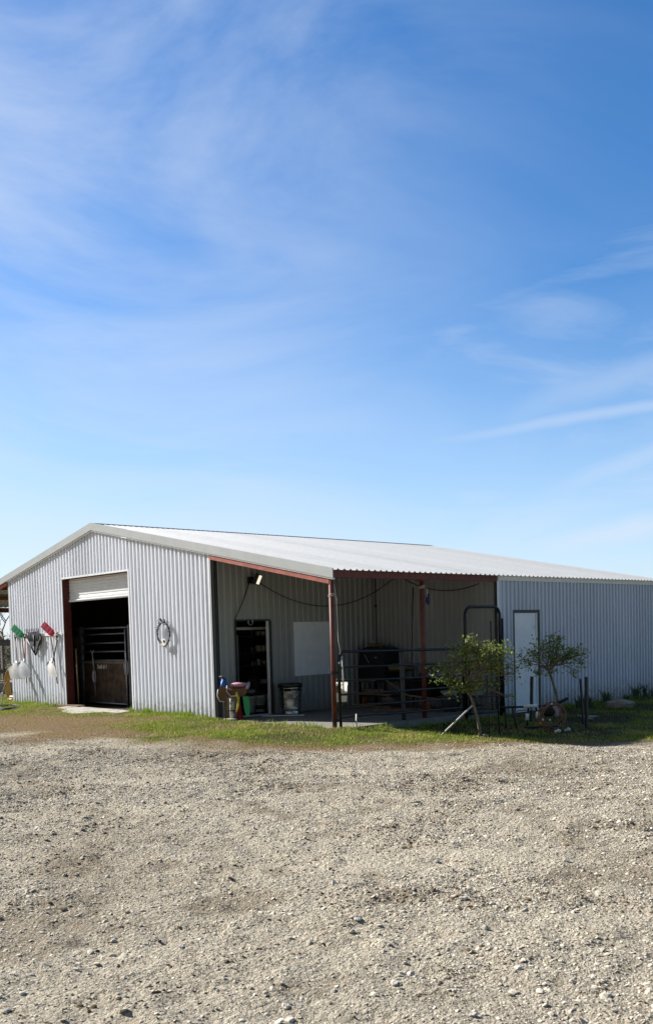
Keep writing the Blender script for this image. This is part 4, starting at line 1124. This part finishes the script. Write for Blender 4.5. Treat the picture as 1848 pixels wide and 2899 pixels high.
solo(MB().lathe([(.12, 0), (.2, .1), (.21, .11), (.19, .1), (.11, .015)], (12.85, 3.95, .30), 22), 'feed_pan', M['scoop2'], 'pale grey round pan perched at the right of the wheelbarrow', 'pan', None, True)
solo(MB().lathe([(.15, 0), (.19, .27), (.2, .28), (.18, .27), (.14, .02)], (12.85, 3.95, FL + .0), 22), 'tub', M['darkgrey'], 'dark tub on the slab holding up the pale grey pan', 'tub', None, True)
solo(MB().blob((12.45, 3.7, .12), .09, .06, .13, 10, 8, .1), 'jug', M['leather'], 'brown jug standing on the slab in front of the wheelbarrow', 'jug')
solo(MB().bar((11.3, 3.2, FL + .03), (13.1, 4.3, FL + .03), .1, .05), 'timber', M['wood'], 'dark timber lying slantwise on the slab before the wheelbarrow', 'timber')

# ---------------- saplings
def leaf_mesh(centres, n_per, spread, size, tones, seed, name, parent, wind=(.4, 0, 0)):
    rs_ = np.random.RandomState(seed)
    C_ = np.repeat(np.array(centres, float), n_per, 0); n = len(C_)
    pos = C_[:, :3] + rs_.normal(0, 1, (n, 3)) * (C_[:, 3:4] * spread) * np.array([1, 1, .75])
    d = rs_.normal(0, 1, (n, 3)) + np.array(wind) + np.array([0, 0, -.15]); d /= np.linalg.norm(d, axis=1)[:, None]
    e = np.cross(d, rs_.normal(0, 1, (n, 3))); e /= np.linalg.norm(e, axis=1)[:, None]
    l = rs_.uniform(.6, 1.25, n)[:, None] * size; w_ = l * rs_.uniform(.3, .5, n)[:, None]
    nrm = np.cross(d, e)
    V = np.stack([pos, pos + d * l * .5 + e * w_ * .5 + nrm * l * .06, pos + d * l, pos + d * l * .5 - e * w_ * .5 + nrm * l * .06], 1)
    V = V.reshape(-1, 3) - np.array(parent.location)
    F = np.arange(n * 4).reshape(-1, 4)
    tn = np.array(tones)[rs_.choice(len(tones), n)] * rs_.uniform(.7, 1.3, (n, 1))
    o = np_mesh(name, V, F, M['tint_leaf'], np.clip(np.repeat(tn, 4, 0), 0, 1)); o.parent = parent
    return o


def sapling(base, trunk, lobes, seed, label, twig=.45, tones=None, n_per=6, tr=(.034, .02)):
    rr = random.Random(seed)
    t = thing('sapling_tree', label, 'tree', base)
    mb = MB(); tp = [lc(base, *p) for p in trunk]
    k = len(tp); mb.tube(tp, [tr[0] + (tr[1] - tr[0]) * i / (k - 1) for i in range(k)], 9)
    top = tp[-1]; forks = [tp[-1], tp[-2].lerp(tp[-1], .5)]
    cen = []
    for (a, b, z, s, n) in lobes:
        c = lc(base, a, b, z)
        st = rr.choice(forks); mid = st.lerp(c, .5) + Vector((rr.gauss(0, .05), rr.gauss(0, .05), rr.gauss(.03, .05)))
        mb.tube([st, mid, c], [.014, .010, .005], 6)
        for q in range(n):
            e = c + Vector((rr.gauss(0, s), rr.gauss(0, s), rr.gauss(0, s * .75))) * rr.choice((.8, 1, 1, 1.45))
            m2 = c.lerp(e, .5) + Vector((rr.gauss(0, .02), rr.gauss(0, .02), rr.gauss(0, .02)))
            mb.tube([mid.lerp(c, rr.random()), m2, e], [.005, .004, .002], 4)
            for u in (.45, .75, 1.0):
                cc = m2.lerp(e, u) if u > .5 else m2; cen.append((cc.x, cc.y, cc.z, .05 + .03 * rr.random()))
    mb.build('trunk', M['bark'], t, True)
    leaf_mesh(cen, n_per, 1.0, .062, tones or [(.27, .34, .04), (.14, .20, .035), (.36, .37, .06), (.07, .11, .025), (.10, .15, .03)], seed, 'crown', t, (H * .5)[:])
    return t


B1_ = Vector((15.6, 1.46, -.22))
tr1 = sapling(B1_, [(.02, 0, -.05), (0.0, 0, .12), (-.04, 0, .38), (-.12, .02, .66), (-.22, 0, .92)],
        [(-.28, .0, 1.62, .13, 11), (-.02, .05, 1.60, .15, 15), (.24, 0, 1.52, .13, 12), (-.42, -.02, 1.42, .13, 10), (.02, -.05, 1.34, .16, 12), (-.22, .04, 1.22, .16, 12), (.36, .0, 1.28, .12, 9),
         (-.50, .02, 1.05, .10, 9), (-.30, .06, .92, .11, 11), (-.08, .05, .98, .11, 9), (.48, -.02, 1.52, .10, 7), (.50, 0, 1.15, .10, 6), (.15, 0, 1.02, .12, 6), (-.64, 0, 1.28, .09, 4), (.50, -.02, .72, .05, 2), (.30, 0, 1.32, .13, 8), (-.1, .02, 1.76, .07, 3)],
        21, 'leaning leafy sapling propped by a pale stick in front of the porch gate')
B2_ = Vector((15.11, 4.75, -.24))
tr2 = sapling(B2_, [(.04, 0, -.05), (0, 0, .2), (-.09, 0, .62), (-.18, 0, .95), (-.255, 0, 1.17)],
        [(-.30, 0, 1.52, .13, 12), (-.05, .04, 1.55, .15, 15), (.2, 0, 1.45, .13, 12), (.38, 0, 1.36, .10, 8), (-.52, 0, 1.42, .11, 9), (-.66, 0, 1.25, .09, 7), (-.15, 0, 1.35, .14, 12), (.12, .02, 1.30, .12, 8), (-.46, 0, 1.10, .08, 6), (-.22, 0, 1.72, .06, 4), (0.02, 0, 1.76, .04, 3), (.34, 0, 1.08, .05, 3), (.44, 0, 1.22, .06, 3), (-.78, 0, 1.35, .05, 3), (-.10, 0, 1.05, .05, 2)],
        33, 'slim leaning sapling with an airy crown by the side wall, behind the hose coil')
solo(MB().tube([lc(B1_, -.80, .02, -.03), lc(B1_, -.56, .02, .20), lc(B1_, -.13, .05, .60)], [.014, .016, .017], 7), 'prop_stick', M['ropewhite'], 'long pale stick propping up the leaning sapling by the gate', 'stick', None, True)
solo(MB().tube([(15.98, 1.24, -.2), (15.97, 1.235, .5), (15.95, 1.23, .92)], .012, 6), 'garden_stake', M['black'], 'thin dark stake standing upright just right of the propped sapling', 'stake', None, True)
solo(MB().tube([(15.35, 2.36, -.25), (15.34, 2.34, .5), (15.33, 2.32, 1.5)], .011, 6), 'garden_stake', M['black'], 'taller thin dark stake standing between the propped sapling and the arched panel', 'stake', None, True)
solo(MB().blob((15.66, 1.52, -.22), .16, .12, .07, 12, 8, .18), 'clod', M['rock'], 'brown clod of earth at the foot of the propped sapling', 'clod')

# ---------------- pipe stand, hose and posts in the shade of the side wall
PB = Vector((14.93, 3.33, -.24))
t = thing('pipe_stand', 'low black and white plastic pipe stand on the shaded grass beside the side door', 'stand', PB)
MB().tube([lc(PB, -.2, 0, .42), lc(PB, .3, 0, .42), lc(PB, .74, 0, .43)], .022, 8).build('bar', M['black'], t, True)
MB().tube([lc(PB, .74, 0, .43), lc(PB, .95, -.02, .49), lc(PB, 1.12, -.04, .56)], .032, 8).build('bar_end', M['rubber'], t, True)
for a, q in ((-.12, -.14), (.02, .07), (.33, .27), (.47, .55)):
    MB().tube([lc(PB, a, 0, .42), lc(PB, (a + q) / 2, .06, .2), lc(PB, q, .12, .0)], .018, 8).build('leg', M['black'], t, True)
for a in (.30, .44):
    MB().tube([lc(PB, a - .07, .02, .425), lc(PB, a + .07, .02, .435)], .037, 10).build('tee_fitting', M['white'], t, True)
for a, z in ((.29, .22), (.49, .25)):
    MB().tube([lc(PB, a - .008, .07, z - .06), lc(PB, a + .008, .05, z + .07)], .034, 10).build('sleeve', M['white'], t, True)
MB().bar(lc(PB, .18, .3, .03), lc(PB, .84, .3, .03), .16, .07).build('foot', M['black'], t)
MB().tube([lc(PB, .05, -.08, .28), lc(PB, .15, -.1, .34), lc(PB, .5, -.1, .36)], .015, 6).build('cross_tube', M['galvdull'], t, True)
solo(MB().bar((14.62, 4.42, -.25), (14.60, 4.50, .72), .05, .05), 'steel_post', M['black'], 'single dark steel post standing by the frame of the side door', 'post', 'steel fence posts')
solo(MB().bar((15.9, 4.34, -.25), (15.87, 4.30, .70), .035, .035), 'steel_post', M['black'], 'thinner of two dark steel posts standing as a pair right of the hose', 'post', 'steel fence posts')
solo(MB().bar((16.2, 3.96, -.25), (16.2, 3.98, .76), .05, .05), 'steel_post', M['black'], 'stouter of two dark steel posts standing as a pair right of the hose', 'post', 'steel fence posts')
HC = Vector((16.05, 3.05, .07))
t = thing('hose_coil', 'coil of copper coloured garden hose standing against the low pipe stand', 'hose', HC)
mb = MB()
rng = random.Random(5)
for k, (r, da, dz) in enumerate(((.25, 0, 0), (.232, .015, -.015), (.256, -.012, .006), (.185, -.02, .035), (.214, .03, .012))):
    mb.tube([lc(HC, da + r * math.cos(a), .03 * (k - 2) + .01 * math.sin(a * 2 + k), dz + r * 1.02 * math.sin(a)) for a in [2 * PI * i / 40 for i in range(40)]], .0092, 7, True)
mb.tube([lc(HC, -.2, .05, -.1), lc(HC, -.05, .08, -.24), lc(HC, .12, .1, -.28), lc(HC, .22, .06, -.16)], .0095, 7)
mb.build('hose', M['orangehose'], t, True)
MB().blob(lc(HC, -.24, .06, -.13), .035, .035, .04, 10, 8).build('coupling', M['basket'], t, True)
for a, z in ((-.02, .235), (-.19, -.05), (-.06, -.06)):
    MB().blob(lc(HC, a, .06, z), .018, .018, .022, 8, 6).build('clip', M['white'], t, True)
mb = MB().blob(lc(HC, .10, -.12, .10), .07, .05, .13, 12, 8, .12)
solo(mb, 'crumpled_bag', M['pinkcloth'], 'crumpled mauve and white bag hanging behind the hose coil', 'bag', None, True)
solo(MB().blob(lc(HC, -.05, -.14, .08), .15, .06, .09, 12, 8, .1), 'cushion', M['rubber'], 'dark lumpy pad on the pipe stand behind the hose coil', 'pad', None, True)
def fitting(p, label):
    mb = MB().tube([lc(p, -.055, 0, .03), lc(p, .055, .0, .045)], .026, 10); mb.tube([lc(p, 0, 0, .04), lc(p, .01, .04, .07)], .024, 10)
    solo(mb, 'pipe_fitting', M['white'], label, 'pipe fitting', 'white pipe fittings by the hose', True)
fitting(Vector((16.22, 2.96, -.23)), 'white plastic pipe fitting on the grass directly below the hose coil')
fitting(Vector((16.22, 3.28, -.23)), 'white plastic pipe fitting on the grass at the right foot of the hose coil')

# ---------------- plants, rocks along the side wall
def iris(p, n, h, label, seed):
    rr = random.Random(seed); mb = MB()
    for k in range(n):
        a = rr.uniform(0, 2 * PI); r = rr.uniform(0, .09); b = Vector(p) + Vector((math.cos(a) * r, math.sin(a) * r, 0))
        hh = h * rr.uniform(.55, 1.1); ln_ = H * rr.gauss(0, .35) + T * rr.gauss(.1, .15)
        w_ = H * rr.uniform(.012, .02)
        m1 = b + ZV * hh * .55 + ln_ * hh * .3; tip = b + ZV * hh * rr.uniform(.85, 1.) + ln_ * hh
        o = len(mb.v); mb.v += [tuple(b - w_), tuple(b + w_), tuple(m1 + w_ * .9), tuple(m1 - w_ * .9), tuple(tip)]
        mb.f += [(o, o + 1, o + 2, o + 3), (o + 3, o + 2, o + 4)]
    solo(mb, 'iris_plant', M['iris'], label, 'plant', 'strap-leaved plants along the side wall')
iris((13.75, 7.65, -.22), 22, .38, 'strap-leaved plant at the wall foot just right of the slim sapling', 1)
iris((13.72, 8.05, -.22), 14, .30, 'strap-leaved plant with drooping leaves, second along the wall from the door', 2)
iris((13.66, 8.95, -.22), 16, .42, 'tall narrow strap-leaved plant right behind the pair of steel posts', 3)
iris((13.62, 10.0, -.22), 10, .24, 'smallest strap-leaved plant at the wall foot, left of the boulder', 4)
iris((13.62, 10.45, -.22), 18, .46, 'spreading strap-leaved plant directly behind the boulder', 5)
iris((13.6, 10.95, -.22), 16, .46, 'strap-leaved plant behind the right end of the boulder', 6)
iris((13.6, 11.4, -.22), 14, .36, 'strap-leaved plant farthest along the side wall', 7)
iris((14.1, 5.9, -.22), 12, .34, 'strap-leaved plant at the foot of the side door frame', 8)
def rock(p, sx, sy, sz, seed, label, m='rock', name='boulder', cat='rock', n=14):
    rs_ = np.random.RandomState(seed); mb = MB().blob(p, sx, sy, sz, n, 9, 0, rs_.uniform(0, 3), .75)
    V_ = np.array(mb.v); c = np.array(p)
    for k in range(9):
        d = rs_.normal(0, 1, 3); d /= np.linalg.norm(d); s = np.array([sx, sy, sz])
        q = ((V_ - c) / s) @ d; lim = rs_.uniform(.6, .85)
        V_ = V_ - np.where(q > lim, q - lim, 0)[:, None] * d * s
    V_ += rs_.normal(0, .018, V_.shape) * np.array([sx, sy, sz])
    mb.v = [tuple(v) for v in V_]
    return solo(mb, name, M[m], label, cat)
rock((14.35, 8.45, -.16), .40, .26, .20, 4, 'broad weathered boulder in the shade at the far foot of the side wall')
rock((14.9, 6.1, -.24), .24, .16, .05, 5, 'flat stone sunk in the shaded grass behind the hose coil', name='flat_stone')
rock((15.2, 5.75, -.25), .16, .1, .035, 6, 'small flat stone in the shaded grass beside the pair of steel posts', name='flat_stone')
# bigger loose stones in the lot
def lot_stone(x, y, s, seed, label):
    z = float(ground_h(np.array([x]), np.array([y]))[0])
    rock((x, y, z + s * .22), s, s * .72, s * .52, seed, label, 'pebble', 'stone', 'stone', 11)
LOT_STONES = [(22.81, -8.38, 0.028, 'pinkish angular stone in the gravel above the middle of the bottom edge'),
              (22.87, -8.56, 0.030, 'large pale angular stone near the middle of the bottom of the lot'),
              (22.69, -9.13, 0.025, 'pale grey stone near the bottom edge, left of the largest ones'),
              (23.41, -8.62, 0.022, 'pale stone lying at the very bottom right of the middle of the lot'),
              (20.20, -6.76, 0.028, 'single pale stone on bare dust in the middle of the lot'),
              (23.20, -7.99, 0.025, 'pale grey stone beside a dark dirt patch, low on the right'),
              (21.61, -8.98, 0.022, 'pinkish stone on dust in the lower left of the lot'),
              (21.55, -9.90, 0.023, 'pale stone close to the left edge near the bottom'),
              (21.99, -9.44, 0.022, 'dark sided stone near the bottom left of the lot'),
              (21.49, -9.57, 0.022, 'small dark stone low on the left of the lot'),
              (21.99, -7.96, 0.033, 'longish flat stone lying beside a dark patch right of centre'),
              (22.23, -7.23, 0.033, 'pale broad stone in the stony patch right of centre'),
              (22.15, -5.93, 0.028, 'pale stone towards the right edge halfway down the lot'),
              (23.50, -8.66, 0.025, 'grey stone cut by the bottom edge right of centre')]
for i, (x, y, s, lb) in enumerate(LOT_STONES):
    lot_stone(x, y, s, 60 + i, lb)

# ---------------- left of the barn
t = thing('hose_coil', 'thick coil of tan yellow hose hung at the left corner of the barn', 'hose', (-.58, .28, .48))
mb = MB()
for k in range(5):
    r = .36 + .012 * k
    mb.tube([(-.58 + r * .9 * math.cos(a), .28 - .03 * k, .50 + r * 1.08 * math.sin(a) + .012 * math.sin(3 * a + k)) for a in [2 * PI * i / 30 for i in range(30)]], .019, 7, True)
mb.build('hose', M['yellowhose'], t, True)
MB().tube([(-.95, .1, .25), (-.98, .05, .2)], .028, 8).build('coupling', M['pinkcloth'], t)
t = thing('hose_stand', 'low white forked stand under the tan hose coil', 'stand', (-.6, .2, 0))
for x in (-.85, -.5, -.3):
    MB().tube([(x, .2, -.05), (x, .22, .16)], .03, 8).build('leg', M['white'], t, True)
MB().tube([(-.9, .21, .14), (-.25, .21, .14)], .022, 8).build('cross_bar', M['white'], t, True)
mb = MB()
for k in range(4):
    mb.tube([(2.0 + (1.0 - .12 * k) * math.cos(a) * .85 - (.35) * math.sin(a) * .4, -1.15 + (.42 - .05 * k) * math.sin(a) - .25 * math.cos(a) + .02 * k, .012 + .02 * (k % 2)) for a in [2 * PI * i / 40 for i in range(40)]], .014, 6, True)
mb.tube([(1.0, -.85, .02), (.3, -.5, .05), (-.1, -.3, .2), (-.2, -.2, .45), (-.4, 0, .6)], .013, 6)
solo(mb, 'garden_hose', M['rubber'], 'thin black hose lying in loose rings on the grass before the gable corner', 'hose', None, True)
t = thing('board_fence', 'dark weathered board fence with wire mesh beyond the left end of the barn', 'fence', (-8, 4, 0))
for z0, z1 in ((1.62, 1.84), (.58, .74)):
    MB().box(-8.03, -7.99, -6, 18, z0, z1).build('rail', M['fence'], t)
for y in range(-6, 19, 3):
    MB().box(-8.18, -8.04, y - .08, y + .08, -.1, 2.0).build('post', M['fence'], t)
mb = MB()
for z in np.arange(.1, 1.62, .13): mb.tube([(-7.97, -6, z), (-7.97, 18, z)], .007, 4)
for y in np.arange(1.5, 8, .16): mb.tube([(-7.97, y, .05), (-7.97, y, 1.62)], .006, 4)
mb.build('wire_mesh', M['galvdull'], t)
MB().box(-8.16, -8.03, 3.28, 3.36, .0, 1.6).build('post', M['fence'], t)
t = thing('water_trough', 'low pale concrete trough on the grass left of the barn', 'trough', (-6.2, 2.4, 0))
mb = MB().box(-7.0, -5.2, 1.6, 1.75, -.05, .36); mb.box(-7.0, -5.2, 2.9, 3.05, -.05, .36); mb.box(-7.0, -6.85, 1.755, 2.895, -.05, .36); mb.box(-5.35, -5.2, 1.755, 2.895, -.05, .36); mb.box(-6.84, -5.36, 1.76, 2.89, -.04, .05)
mb.build('basin', M['concrete'], t)
def bush(p, sx, sy, sz, n, seed, label, tones):
    rs_ = np.random.RandomState(seed); t = thing('bush', label, 'bush', p, 'scrub beyond the board fence')
    mb = MB()
    for k in range(16):
        a = rs_.uniform(0, 2 * PI); e = Vector(p) + Vector((math.cos(a) * sx * .7, math.sin(a) * sy * .7, sz * rs_.uniform(.6, 1.1)))
        mb.tube([p, Vector(p).lerp(e, .5) + Vector((0, 0, .15)), e], [.03, .02, .006], 5)
    mb.build('stem', M['bark'], t)
    u = rs_.normal(0, 1, (n, 3)); u /= np.linalg.norm(u, axis=1)[:, None]; u *= rs_.uniform(.25, 1, (n, 1)) ** .5
    cen = [(p[0] + a * sx, p[1] + b * sy, max(.05, p[2] + sz * .55 + c * sz * .55), .16) for a, b, c in u]
    leaf_mesh(cen, 9, 1.0, .11, tones, seed, 'foliage', t, (0, 0, 0))
dk = [(.05, .055, .03), (.075, .06, .035), (.035, .045, .02), (.10, .09, .04)]
bush((-12.5, 4.6, 0), 1.8, 2.4, 1.9, 420, 3, 'dark tangled bush behind the board fence, nearest the barn', dk)
bush((-14.5, 7.6, 0), 2.0, 2.6, 2.1, 420, 4, 'dark tangled bush behind the board fence, farther back', dk)
def bare_tree(p, h, seed, label):
    rr = random.Random(seed); t = thing('bare_tree', label, 'tree', p, 'bare trees beyond the board fence')
    mb = MB()
    def grow(a, d, l, r, lev):
        b = a + d * l; m = a.lerp(b, .5) + Vector((rr.gauss(0, .05), rr.gauss(0, .05), 0)) * l
        mb.tube([a, m, b], [r, r * .85, r * .65], 6 if lev < 2 else 4, cap=False)
        if lev >= 5: return
        for k in range(3 if lev < 4 else 2):
            nd = (d + Vector((rr.gauss(0, .55), rr.gauss(0, .55), rr.gauss(.12, .35)))).normalized()
            grow(b if k else m.lerp(b, .6), nd, l * rr.uniform(.6, .85), r * .6, lev + 1)
    grow(Vector(p), Vector((.05, 0, 1)), h * .26, .13, 0)
    mb.build('branches', M['bark'], t)
bare_tree((-19, 7.2, -.1), 6.2, 2, 'bare grey branching tree beyond the fence, closest to the barn corner')
bare_tree((-22, 9.6, -.1), 7.0, 5, 'bare grey branching tree beyond the fence, farther behind the scrub')
bare_tree((-17, 5.0, -.1), 5.0, 9, 'lower bare branching tree beyond the fence at the left edge')

# ================================================================== CAMERA, SKY, SUN
f_px, pitch, roll, yaw, cyp = 2684.5, -.05242, -.02784, .82264, 1936.26
fw = Vector((-math.sin(yaw), math.cos(yaw), 0)); rt = Vector((math.cos(yaw), math.sin(yaw), 0)); up = Vector((0, 0, 1))
f2 = fw * math.cos(pitch) + up * math.sin(pitch); u2 = up * math.cos(pitch) - fw * math.sin(pitch)
r_ = rt * math.cos(roll) + u2 * math.sin(roll); u_ = u2 * math.cos(roll) - rt * math.sin(roll)
cd = bpy.data.cameras.new('camera'); co = bpy.data.objects.new('camera', cd); COL.objects.link(co)
mw = Matrix.Identity(4)
for i in range(3): mw[i][0], mw[i][1], mw[i][2] = r_[i], u_[i], -f2[i]
mw.translation = Vector((26.0831, -11.9545, 1.7121))
co.matrix_world = mw
cd.sensor_fit = 'AUTO'; cd.sensor_width = 36
cd.lens = f_px / 2899 * 36; cd.shift_y = (cyp - 1449.5) / 2899
cd.clip_start = .05; cd.clip_end = 3000
scn.camera = co

trav = Vector((4.3, 1.5, -3.02)).normalized()
sd_ = bpy.data.lights.new('sun', 'SUN'); so = bpy.data.objects.new('sun', sd_); COL.objects.link(so)
sd_.energy = 5.0; sd_.angle = math.radians(.5); sd_.color = (1., .965, .92)
so.rotation_euler = trav.to_track_quat('-Z', 'Y').to_euler(); so.location = (0, -20, 30)
elev = math.asin(-trav.z); az = math.atan2(-trav.x, -trav.y)      # clockwise from +Y

SKY_LO, SKY_HI, CIRRUS = .08, 1.55, (7.5, 8.4, 9.8, 1)
w = bpy.data.worlds.new('World'); scn.world = w; w.use_nodes = True
nt = w.node_tree; N, L = nt.nodes, nt.links
sky = N.new('ShaderNodeTexSky'); sky.sky_type = 'NISHITA'; sky.sun_disc = False
sky.sun_elevation = elev; sky.sun_rotation = az
sky.air_density = 1.0; sky.dust_density = .35; sky.ozone_density = 2.2; sky.altitude = 200
bg = N['Background']; bg.inputs['Strength'].default_value = .051
tc = N.new('ShaderNodeTexCoord')
# thin cirrus: stretched noise on the sky direction
def cirrus(rot, scale, nscale, lo, hi, seed, amt, dist=.6):
    mp = N.new('ShaderNodeMapping'); mp.inputs['Rotation'].default_value = rot; mp.inputs['Scale'].default_value = scale
    mp.inputs['Location'].default_value = (seed, seed * .7, 0)
    L.new(tc.outputs['Generated'], mp.inputs['Vector'])
    n = N.new('ShaderNodeTexNoise'); n.inputs['Scale'].default_value = nscale; n.inputs['Detail'].default_value = 12; n.inputs['Roughness'].default_value = .58
    n.inputs['Distortion'].default_value = dist
    L.new(mp.outputs['Vector'], n.inputs['Vector'])
    r = N.new('ShaderNodeValToRGB'); r.color_ramp.interpolation = 'EASE'
    r.color_ramp.elements[0].position = lo; r.color_ramp.elements[1].position = hi
    r.color_ramp.elements[1].color = (amt, amt, amt, 1)
    L.new(n.outputs['Fac'], r.inputs['Fac'])
    return r.outputs['Color']
hs = N.new('ShaderNodeHueSaturation'); hs.inputs['Saturation'].default_value = 1.9; L.new(sky.outputs['Color'], hs.inputs['Color'])
# the sky behind the viewer, away from the sun, is deeper than the hazy side towards the barn
def side(vec, lo, hi, a, b):
    d = N.new('ShaderNodeVectorMath'); d.operation = 'DOT_PRODUCT'; d.inputs[1].default_value = vec
    L.new(tc.outputs['Generated'], d.inputs[0])
    m = N.new('ShaderNodeMapRange'); m.interpolation_type = 'SMOOTHSTEP'
    for k_, v_ in (('From Min', lo), ('From Max', hi), ('To Min', a), ('To Max', b)): m.inputs[k_].default_value = v_
    L.new(d.outputs['Value'], m.inputs['Value'])
    return m.outputs['Result']
def mulv(a, b):
    m = N.new('ShaderNodeMath'); m.operation = 'MULTIPLY'; L.new(a, m.inputs[0]); L.new(b, m.inputs[1]); return m.outputs[0]
hs2 = N.new('ShaderNodeHueSaturation'); hs2.inputs['Saturation'].default_value = 1.36; L.new(sky.outputs['Color'], hs2.inputs['Color'])
tn = N.new('ShaderNodeMixRGB'); tn.blend_type = 'MULTIPLY'; tn.inputs['Fac'].default_value = 1; tn.inputs['Color2'].default_value = (1.04, 1.0, 1.08, 1)
L.new(hs2.outputs['Color'], tn.inputs['Color1'])
sm = N.new('ShaderNodeMixRGB'); L.new(side((-.6, .8, 0), -.2, .5, 0., 1.), sm.inputs['Fac']); L.new(hs.outputs['Color'], sm.inputs['Color1']); L.new(tn.outputs['Color'], sm.inputs['Color2'])
gain = side((-.35, .94, 0), -1., .75, SKY_LO, SKY_HI)
gm = N.new('ShaderNodeMixRGB'); gm.blend_type = 'MULTIPLY'; gm.inputs['Fac'].default_value = 1
L.new(sm.outputs['Color'], gm.inputs['Color1']); L.new(gain, gm.inputs['Color2'])
hz = N.new('ShaderNodeMixRGB'); L.new(gm.outputs['Color'], hz.inputs['Color1']); hz.inputs['Color2'].default_value = (6.2, 8.2, 10.8, 1)
L.new(mulv(side((0, 0, 1), .34, .0, 0., .58), side((-.76, .65, 0), -.35, .6, .1, 1.)), hz.inputs['Fac'])
veil = mulv(cirrus((.5, .3, .55), (1., 1., 2.8), 2.0, .25, .72, 7.7, .66, .7), side((.68, .73, 0), .30, -.26, .10, 1.))
wisp = mulv(cirrus((.35, -.15, .9), (1.0, .6, 4.2), 3.4, .42, .80, 4.4, .34, .9), mulv(side((-.76, .65, 0), .2, .8, 0., 1.), side((0, 0, 1), .50, .25, 0., 1.)))
mxm = N.new('ShaderNodeMath'); mxm.operation = 'MAXIMUM'; L.new(veil, mxm.inputs[0]); L.new(wisp, mxm.inputs[1])
# one long faint streak rising to the right, low in the sky
def streak(n_, w_, t_, lo, hi, amt):
    d = N.new('ShaderNodeVectorMath'); d.operation = 'DOT_PRODUCT'; d.inputs[1].default_value = n_
    wn = N.new('ShaderNodeTexNoise'); wn.inputs['Scale'].default_value = 9; wn.inputs['Detail'].default_value = 6
    L.new(tc.outputs['Generated'], wn.inputs['Vector'])
    wa = N.new('ShaderNodeMath'); wa.operation = 'MULTIPLY_ADD'; wa.inputs[1].default_value = w_ * 1.6; wa.inputs[2].default_value = -w_ * .8; L.new(wn.outputs['Fac'], wa.inputs[0])
    L.new(tc.outputs['Generated'], d.inputs[0])
    s_ = N.new('ShaderNodeMath'); s_.operation = 'ADD'; L.new(d.outputs['Value'], s_.inputs[0]); L.new(wa.outputs[0], s_.inputs[1])
    a_ = N.new('ShaderNodeMath'); a_.operation = 'ABSOLUTE'; L.new(s_.outputs[0], a_.inputs[0])
    m = N.new('ShaderNodeMapRange'); m.interpolation_type = 'SMOOTHSTEP'
    for k_, v_ in (('From Min', w_), ('From Max', 0.), ('To Min', 0.), ('To Max', amt)): m.inputs[k_].default_value = v_
    L.new(a_.outputs[0], m.inputs['Value'])
    return mulv(m.outputs['Result'], side(t_, lo, hi, 0., 1.))
def crossn(a, b): return tuple(Vector(a).cross(Vector(b)).normalized())
for n_, w_, t_, lo, hi, amt in ((crossn((-.6384, .7449, .1938), (-.4585, .8635, .21)), .010, (.8, .6, 0), -.20, .10, .34),
                                (crossn((-.60, .76, .205), (-.468, .85, .2413)), .028, (.8, .6, 0), -.06, .12, .26),
                                (crossn((-.5252, .79, .08), (-.468, .878, .095)), .02, (.8, .6, 0), -.03, .12, .55), (crossn((-.56, .81, .13), (-.468, .87, .165)), .016, (.8, .6, 0), 0., .14, .28)):
    st_ = streak(n_, w_, t_, lo, hi, amt)
    mq = N.new('ShaderNodeMath'); mq.operation = 'MAXIMUM'; L.new(mxm.outputs[0], mq.inputs[0]); L.new(st_, mq.inputs[1]); mxm = mq
mx = N.new('ShaderNodeMixRGB'); L.new(mxm.outputs[0], mx.inputs['Fac']); L.new(hz.outputs['Color'], mx.inputs['Color1'])
mx.inputs['Color2'].default_value = CIRRUS
L.new(mx.outputs['Color'], bg.inputs['Color'])

scn.view_settings.view_transform = 'Standard'; scn.view_settings.look = 'None'
scn.view_settings.exposure = 0.95; scn.view_settings.gamma = 1
